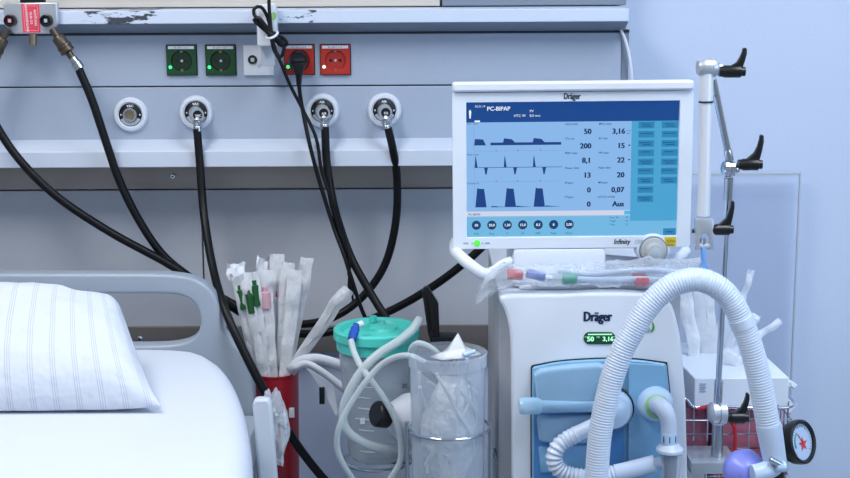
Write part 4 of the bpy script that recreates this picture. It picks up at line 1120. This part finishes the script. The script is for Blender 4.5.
# ================================================================== PRESSURE GAUGE
GY = -.60
c = P(800, 442, GY); k = mpp(442, GY)
gx = Vector((-.40, -.80, .16)).normalized()      # the way the face looks
t = thing('pressure_gauge', Vector((P(789, 470, GY).x, GY + .03, ZTRAY)), 'round black cuff pressure gauge with pale dial and red star', 'pressure gauge')
gx = Vector((.66, -.70, .28)).normalized()
m = MB(); R_ = 22.5 * k
m.lathe([(0, -.028), (R_ * .5, -.028), (R_ * .8, -.020), (R_ * .97, -.010), (R_, 0), (R_ * .98, .006), (R_ * .90, .008), (R_ * .82, .006), (R_ * .80, .002)], c, gx, 'black', 40); m.build('case', t)
m = MB(); m.lathe([(0, .0025), (R_ * .82, .0025), (R_ * .82, .001)], c, gx, 'gauge_face', 36)
up = Vector((0, 0, 1)); up = (up - gx * up.dot(gx)).normalized(); rt = up.cross(gx).normalized()
def gp(a, b, h=.003): return c + rt * a * R_ + up * b * R_ + gx * h
for i in range(24):
    a = math.radians(-40 + 260 * i / 23); d1 = .74; d0_ = .62 if i % 4 == 0 else .67
    m.cyl(gp(d0_ * math.cos(a), d0_ * math.sin(a)), gp(d1 * math.cos(a), d1 * math.sin(a)), .0004, 'print_dark', n=5)
m.tube([gp(.52 * math.cos(a), .52 * math.sin(a), .0026) for a in [math.radians(120 + 80 * i / 8) for i in range(9)]], .0014, 'gauge_green', 6, .002)
m.poly([[gp((.34 if i % 2 == 0 else .14) * math.cos(a) + .08, (.34 if i % 2 == 0 else .14) * math.sin(a) - .12, .0028) for i, a in enumerate([2 * PI * i / 10 + PI / 2 for i in range(10)])]], gx * .0004, 'gauge_red')
m.cyl(gp(.08, -.12, .0034), gp(-.2, .4, .0034), .0006, 'gauge_red', n=6); m.build('dial', t)
m = MB(); b0 = c - gx * .03
m.tube([b0 + Vector((.004, -.004, 0)), b0 + Vector((-.004, .006, -.012)), b0 + Vector((-.010, .008, -.05)), Vector((b0.x - .012, b0.y + .008, ZTRAY + .001))], .0145, 'black', 18, .004, rf=lambda s, L: 1 + .15 * math.sin(PI * s / L)); m.build('bulb_handle', t)
m = MB(); m.lathe([(.0105, -.004), (.0165, -.004), (.0165, .004), (.0105, .004)], b0 + Vector((-.010, .004, .004)), gx, 'marker_red', 24); m.build('red_collar', t)

# ================================================================== SUCTION CANISTER
SY2 = -.45
k = mpp(335, SY2); c = P(376.5, 334, SY2)
Rl = 43 * k
zbot = zat(462, SY2 - .03)
t = thing('suction_canister', (c.x + .004, SY2, zbot), 'clear suction canister with turquoise lid beside the red bin', 'canister')
Hc = c.z - zbot
m = MB(); o_ = Vector((c.x, SY2, c.z))
m.lathe([(0, -Hc), (Rl * .62, -Hc), (Rl * .70, -Hc + .008), (Rl * .90, -.012), (Rl * .90, .0), (Rl * .875, 0), (Rl * .875, -.012), (Rl * .68, -Hc + .009), (0, -Hc + .004)], o_, (0, 0, 1), 'jar_mid', 48); m.build('jar', t)
m = MB()
for i in range(9):
    zz = c.z - .035 - i * .018; rad_ = Rl * (.90 - .20 * (c.z - zz) / Hc) + .0003
    for j in range(7):
        a0 = math.radians(-128 + j * 4 + (0 if i % 2 else 6)); a1 = a0 + math.radians(4)
        m.cyl((c.x + rad_ * math.cos(a0), SY2 + rad_ * math.sin(a0), zz), (c.x + rad_ * math.cos(a1), SY2 + rad_ * math.sin(a1), zz), .0005, 'label_white', n=5)
m.text('2L', P(402, 388, SY2 - Rl * .66), .010, 'print_dark', 'LEFT', .02)
m.box(P(360, 418, SY2 - Rl * .74), P(365, 424, SY2 - Rl * .74 + .0008), 'label_white')
m.build('scale_print', t)
m = MB()
m.lathe([(0, .006), (Rl * .55, .006), (Rl * .62, .003), (Rl * .78, .003), (Rl * .84, .010), (Rl * .95, .012), (Rl, .009), (Rl * 1.0, -.004), (Rl * .94, -.006), (Rl * .93, -.022), (Rl * .91, -.022)], o_, (0, 0, 1), 'teal', 48)
m.lathe([(0, .010), (Rl * .28, .010), (Rl * .34, .004)], o_ + Vector((.012, .008, 0)), (0, 0, 1), 'teal', 24)
m.box(o_ + Vector((-.012, -Rl * .1, .004)), o_ + Vector((.012, Rl * .75, .011)), 'teal', .002)
m.poly([[P(x, y, SY2 - Rl * .55) for x, y in ((336, 338), (345, 341), (345, 345), (336, 342))]], (0, .02, 0), 'teal', .001)
m.cyl(P(373, 322, SY2 + .03), P(373, 316, SY2 + .03), .006, 'teal', n=16)
ld = m.build('lid', t)
m = MB(); a, b = P(356.5, 325, SY2 - .045), P(350.5, 344, SY2 - .075)
m.lathe([(0, 0), (.0055, 0), (.0055, .006), (.0072, .008), (.0072, .016), (.0078, .017), (.0065, .030), (0, .030)], a, b - a, 'blue_conn', 20); m.build('blue_connector', ld)
m = MB(); m.cyl(P(363, 323, SY2 - .04), P(357, 325.5, SY2 - .045), .005, 'white_plastic', n=14, bev=.001); m.build('white_tip', ld)
m = MB(); m.cyl((c.x, SY2, zbot + .06), (c.x, SY2, zbot + .072), Rl * .83, 'steel', n=40); m.T = Matrix.Identity(4)
m.bm.free()
m = MB(); zz = zbot + .05; rr_ = Rl * (.70 + .20 * .05 / Hc) + .003
m.tube([(c.x + rr_ * math.cos(2 * PI * i / 24), SY2 + rr_ * math.sin(2 * PI * i / 24), zbot - .006) for i in range(24)], .003, 'steel', 8, .006, closed=True)
m.box((c.x - .02, SY2 - .01, zbot - .012), (c.x + .05, SY2 + .012, zbot - .001), 'steel', .002)
m.box((c.x + .02, SY2 - .01, zat(478, -.55) - .10), (c.x + .05, SY2 + .012, zbot - .004), 'steel', .002); m.build('bracket', t)

# tubes
def tube_thing(pts, r, label, mm='silicone'):
    m = MB(); m.tube(PP(*pts), r, mm, 14, .005)
    return tag(m.build('suction_tube', at=P(*pts[0])), label, 'tube', 'translucent suction tubes')
S = SY2
tube_thing([(420, 319, S - .06), (411, 331, S - .075), (396, 343, S - .09), (380, 353, S - .10), (364, 368, S - .11), (350, 390, S - .115), (343, 412, S - .115), (347, 430, S - .115), (362, 442, S - .11), (380, 448, S - .10), (396, 449, S - .09), (412, 447, S - .08)], .0068, 'thick translucent tube with open end above the jar, curving low across the canister')
tube_thing([(351, 340, S - .07), (354, 352, S - .085), (362, 368, S - .11), (374, 384, S - .128), (387, 403, S - .132), (397, 424, S - .132), (401, 445, S - .13), (400, 462, S - .13), (391, 478, S - .13), (378, 495, S - .12)], .0048, 'thin translucent tube running down from the blue connector')
tube_thing([(416, 372, -.58), (411, 356, -.59), (412, 347, -.60), (418, 343, -.605), (428, 346, -.60), (438, 354, -.595), (442, 366, -.59)], .0042, 'small loop of translucent tube over the rim of the jar')
tube_thing([(424, 362, -.60), (410, 356, -.612), (396, 357, -.60), (380, 366, -.59), (364, 384, -.59), (348, 408, -.59), (339, 428, -.59), (337, 446, -.585), (342, 462, -.58), (352, 478, -.57), (362, 496, -.56)], .0046, 'thin translucent tube from the jar swinging out past the canister')

# black handle behind the jar
t = thing('crank_handle', P(432, 345, -.42), 'black flat crank handle standing between canister and jar', 'handle')
m = MB(); m.poly([[P(x, y, -.44) for x, y in curve2([(422, 292), (424, 288), (428, 287)]) + [(437, 301), (438.5, 304), (440, 342), (432, 345), (428, 334)]],
                  [P(x, y, -.44) for x, y in ((426.5, 296), (433.5, 306), (434.5, 336), (430.5, 330))]], (0, .012, 0), 'black')
m.poly([[P(x, y, -.436) for x, y in ((425, 293), (435, 304), (436, 338), (429, 332))]], (0, .005, 0), 'grip_inlay'); m.build('grip', t, bevel=.002)
m = MB(); m.box(P(432, 337, -.445), (P(458, 337, -.445).x, -.41, P(432, 346, -.445).z), 'black', .003); m.build('foot', t)
m = MB(); m.cyl(P(452, 341, -.425), (P(452, 341, -.425).x, -.43, zat(478, -.55) - .08), .006, 'black', n=14); m.build('stem', t)

# white valve with black knob
t = thing('vacuum_regulator', P(400, 445, -.535), 'white cone shaped regulator with black knob between canister and jar', 'regulator')
a, b = P(386, 415, -.555), P(426, 420, -.515); k = mpp(415, -.53)
m = MB(); m.lathe([(0, 0), (9 * k, 0), (12 * k, .006), (24 * k, .034), (25 * k, .040), (25 * k, .055), (0, .056)], a, b - a, 'white_plastic', 32); m.build('body', t)
m = MB(); m.lathe([(0, -.020), (11 * k, -.020), (12.6 * k, -.018), (13 * k, -.016), (13 * k, .001), (11 * k, .003), (0, .003)], a, b - a, 'black', 28)
m.lathe([(0, -.0186), (2.5 * k, -.0186), (3 * k, -.0178)], a, b - a, 'grey_plastic', 12); m.build('knob', t)
m = MB(); e = a.lerp(b, .9); m.cyl(e + Vector((.01, .01, -.02)), (e.x + .01, -.452, zat(478, -.55) - .078), .008, 'white_plastic', n=14); m.build('stem', t)

# ================================================================== JAR WITH CATHETERS
JY = -.60
k = mpp(350, JY); jc = P(447.5, 352, JY)
Rj = 38.5 * k
zj = zat(500, JY - .03)
Hj = jc.z - zj
t = thing('storage_jar', (jc.x, JY, zj), 'tall clear jar stuffed with coiled tubing, held in a chrome wire stand', 'jar')
m = MB(); m.lathe([(0, -Hj), (Rj * .93, -Hj), (Rj * .95, -Hj + .006), (Rj * .985, -.022), (Rj * .99, -.02), (Rj * 1.03, -.018), (Rj * 1.04, 0), (Rj * 1.01, .001), (Rj * .99, -.016), (Rj * .965, -.02), (Rj * .93, -Hj + .008), (0, -Hj + .006)], jc, (0, 0, 1), 'jar', 48); m.build('glass', t)
m = MB(); q = P(472, 365, JY - Rj * .90)
m.box((q.x - 9 * k, q.y - .002, q.z - 22 * k), (q.x + 8 * k, q.y - .0012, q.z + 4 * k), 'film_clear', .0004); m.build('pocket', t)
# tubing inside the jar: individual lengths
for i in range(12):
    a0 = random.uniform(0, 2 * PI); turn = random.choice((-1, 1)) * random.uniform(1.2, 3.6)
    r0, r1 = random.uniform(.55, .88), random.uniform(.45, .88)
    f0, f1 = random.uniform(.04, .35), random.uniform(.55, .97)
    pts = []
    for s_ in range(8):
        f = s_ / 7; a = a0 + turn * f; rr2 = Rj * (r0 + (r1 - r0) * f + .06 * math.sin(f * 9 + i))
        pts.append((jc.x + rr2 * math.cos(a), JY + rr2 * math.sin(a), jc.z - .012 - (Hj - .02) * (f0 + (f1 - f0) * f)))
    m = MB(); m.tube(pts, .0026, 'coil_tube', 10, .005)
    tag(m.build('coiled_tube'), 'tangled translucent tube packed inside the clear jar', 'tube', 'tangled tubes in the jar')
# crumpled film bag with a pointed top
s = bmesh.new(); bmesh.ops.create_icosphere(s, subdivisions=4, radius=1)
for v in s.verts:
    d = v.co.normalized(); kk = 1 + .14 * noise.noise(d * 3) + .12 * noise.noise(d * 7 + Vector((3, 0, 0)))
    z = d.z * kk
    top = max(0, z)
    rad2 = Rj * .70 * (1 - .55 * top)
    v.co = Vector((jc.x + d.x * kk * rad2 + .012 * top, JY + d.y * kk * rad2, jc.z - Hj * .50 + z * Hj * .44))
m = MB(); m.take(s, 'film_milk'); 
fb = tag(m.build('film_bag'), 'crumpled milky film bag filling the clear jar', 'bag')
m = MB(); pk = P(458, 333, JY - .01)
base = [P(x, y, JY - .01 + dy) for x, y, dy in ((430, 357, 0), (442, 360, -.035), (465, 358, -.03), (482, 354, 0), (466, 351, .025), (442, 352, .025))]
bmx = bmesh.new(); bv = [bmx.verts.new(p) for p in base]; mid = [bmx.verts.new(p.lerp(pk, .55) + Vector((.005 * (-1) ** i, .004 * (i % 3 - 1), -.008 - .003 * (i % 2)))) for i, p in enumerate(base)]; tv = bmx.verts.new(pk)
for i in range(6):
    j = (i + 1) % 6; bmx.faces.new((bv[i], bv[j], mid[j], mid[i])); bmx.faces.new((mid[i], mid[j], tv))
m.take(bmx, 'film'); m.build('pointed_corner', fb, solid=.001)
m = MB(); m.cyl(P(463, 355, JY - .04), P(475, 351, JY - .03), .0035, 'port_blue', n=14, bev=.001); m.cyl(P(467, 358, JY - .042), P(467, 370, JY - .042), .0032, 'leaf_grey', n=12, bev=.001)
tag(m.build('luer_fitting'), 'small pale blue fitting lying at the rim of the jar', 'fitting')
# wire stand
t = thing('jar_stand', (jc.x, JY, zj - .01), 'chrome wire ring stand gripping the clear jar', 'stand')
zr = zat(427, JY); Rr = 40.5 * mpp(430, JY)
m = MB(); m.tube([(jc.x + .002 + Rr * math.cos(2 * PI * i / 28), JY + Rr * math.sin(2 * PI * i / 28), zr) for i in range(28)], .0026, 'chrome', 12, .005, closed=True); m.build('ring', t)
zs_ = zat(478, -.55) - .075
for sgn in (-1, 1):
    x = jc.x + .002 + sgn * (Rr + .0025)
    m = MB(); m.tube([(x, JY, zr + .008), (x, JY, zr - .05), (x, JY, zj - .004)], .0032, 'steel', 12, .01); m.build('leg', t)
m = MB(); m.tube([(jc.x + .002 + Rr * math.cos(2 * PI * i / 28), JY + Rr * math.sin(2 * PI * i / 28), zj - .004) for i in range(28)], .003, 'chrome', 10, .005, closed=True)
m.cyl((jc.x - Rr, JY, zj - .004), (jc.x + Rr, JY, zj - .004), .003, 'chrome', n=10); m.cyl((jc.x, JY - Rr, zj - .004), (jc.x, -.44, zj - .004), .003, 'chrome', n=10); m.build('base_ring', t)
# canister-side steel rod behind the jar, by the ventilator
m = MB(); m.cyl(P(493, 448, -.56), P(506, 486, -.56), .0035, 'steel', n=12)
m.build('strut', t)

# ================================================================== CEILING LAMPS
def lamp(x, y, sx_, sy_, power, col, label):
    t = thing('ceiling_lamp', (x, y, 2.74), label, 'ceiling lamp', 'ceiling lamps')
    m = MB(); m.box((x - sx_ / 2 - .03, y - sy_ / 2 - .03, 2.70), (x + sx_ / 2 + .03, y + sy_ / 2 + .03, 2.75), 'ceiling_white', .004); m.build('housing', t)
    m = MB(); m.box((x - sx_ / 2, y - sy_ / 2, 2.695), (x + sx_ / 2, y + sy_ / 2, 2.701), 'lamp_glow'); m.build('diffuser', t)
    l = bpy.data.lights.new('lamp_light', 'AREA'); l.shape = 'RECTANGLE'; l.size = sx_; l.size_y = sy_; l.energy = power; l.color = col
    o = bpy.data.objects.new('lamp_light', l); COL.objects.link(o); o.location = (x, y, 2.69)
lamp(-.9, -1.45, .6, 1.2, 23, (1, .94, .86), 'ceiling lamp over the bed')
lamp(.9, -1.45, .6, 1.2, 23, (.80, .90, 1), 'ceiling lamp over the ventilator')
# daylight from a window on the right, behind the camera
l = bpy.data.lights.new('window_daylight', 'AREA'); l.shape = 'RECTANGLE'; l.size = 1.8; l.size_y = 1.5; l.energy = 26; l.color = (.52, .72, 1)
o = bpy.data.objects.new('window_daylight', l); COL.objects.link(o); o.location = (2.6, -2.6, 1.7)
o.rotation_euler = (Vector((.3, -.4, 1.0)) - o.location).to_track_quat('-Z', 'Y').to_euler()

w = bpy.data.worlds.new('world'); sc.world = w; w.use_nodes = True
bg = w.node_tree.nodes['Background']; bg.inputs[0].default_value = (.80, .89, 1, 1); bg.inputs[1].default_value = .33

# ================================================================== CAMERA
cd = bpy.data.cameras.new('camera'); cam = bpy.data.objects.new('camera', cd); COL.objects.link(cam)
cd.sensor_width = 36; cd.lens = F / 850 * 36; cd.clip_start = .05
cam.location = CAM; cam.rotation_euler = (Matrix.Rotation(math.radians(90) - PITCH, 4, 'X') @ Matrix.Rotation(-ROLL, 4, 'Z')).to_euler()
sc.camera = cam
sc.view_settings.view_transform = 'Standard'; sc.view_settings.look = 'None'; sc.view_settings.exposure = 0; sc.view_settings.gamma = 1
sc.view_settings.use_curve_mapping = False
for o in bpy.data.objects:
    if 'wl' in o.keys(): del o['wl']
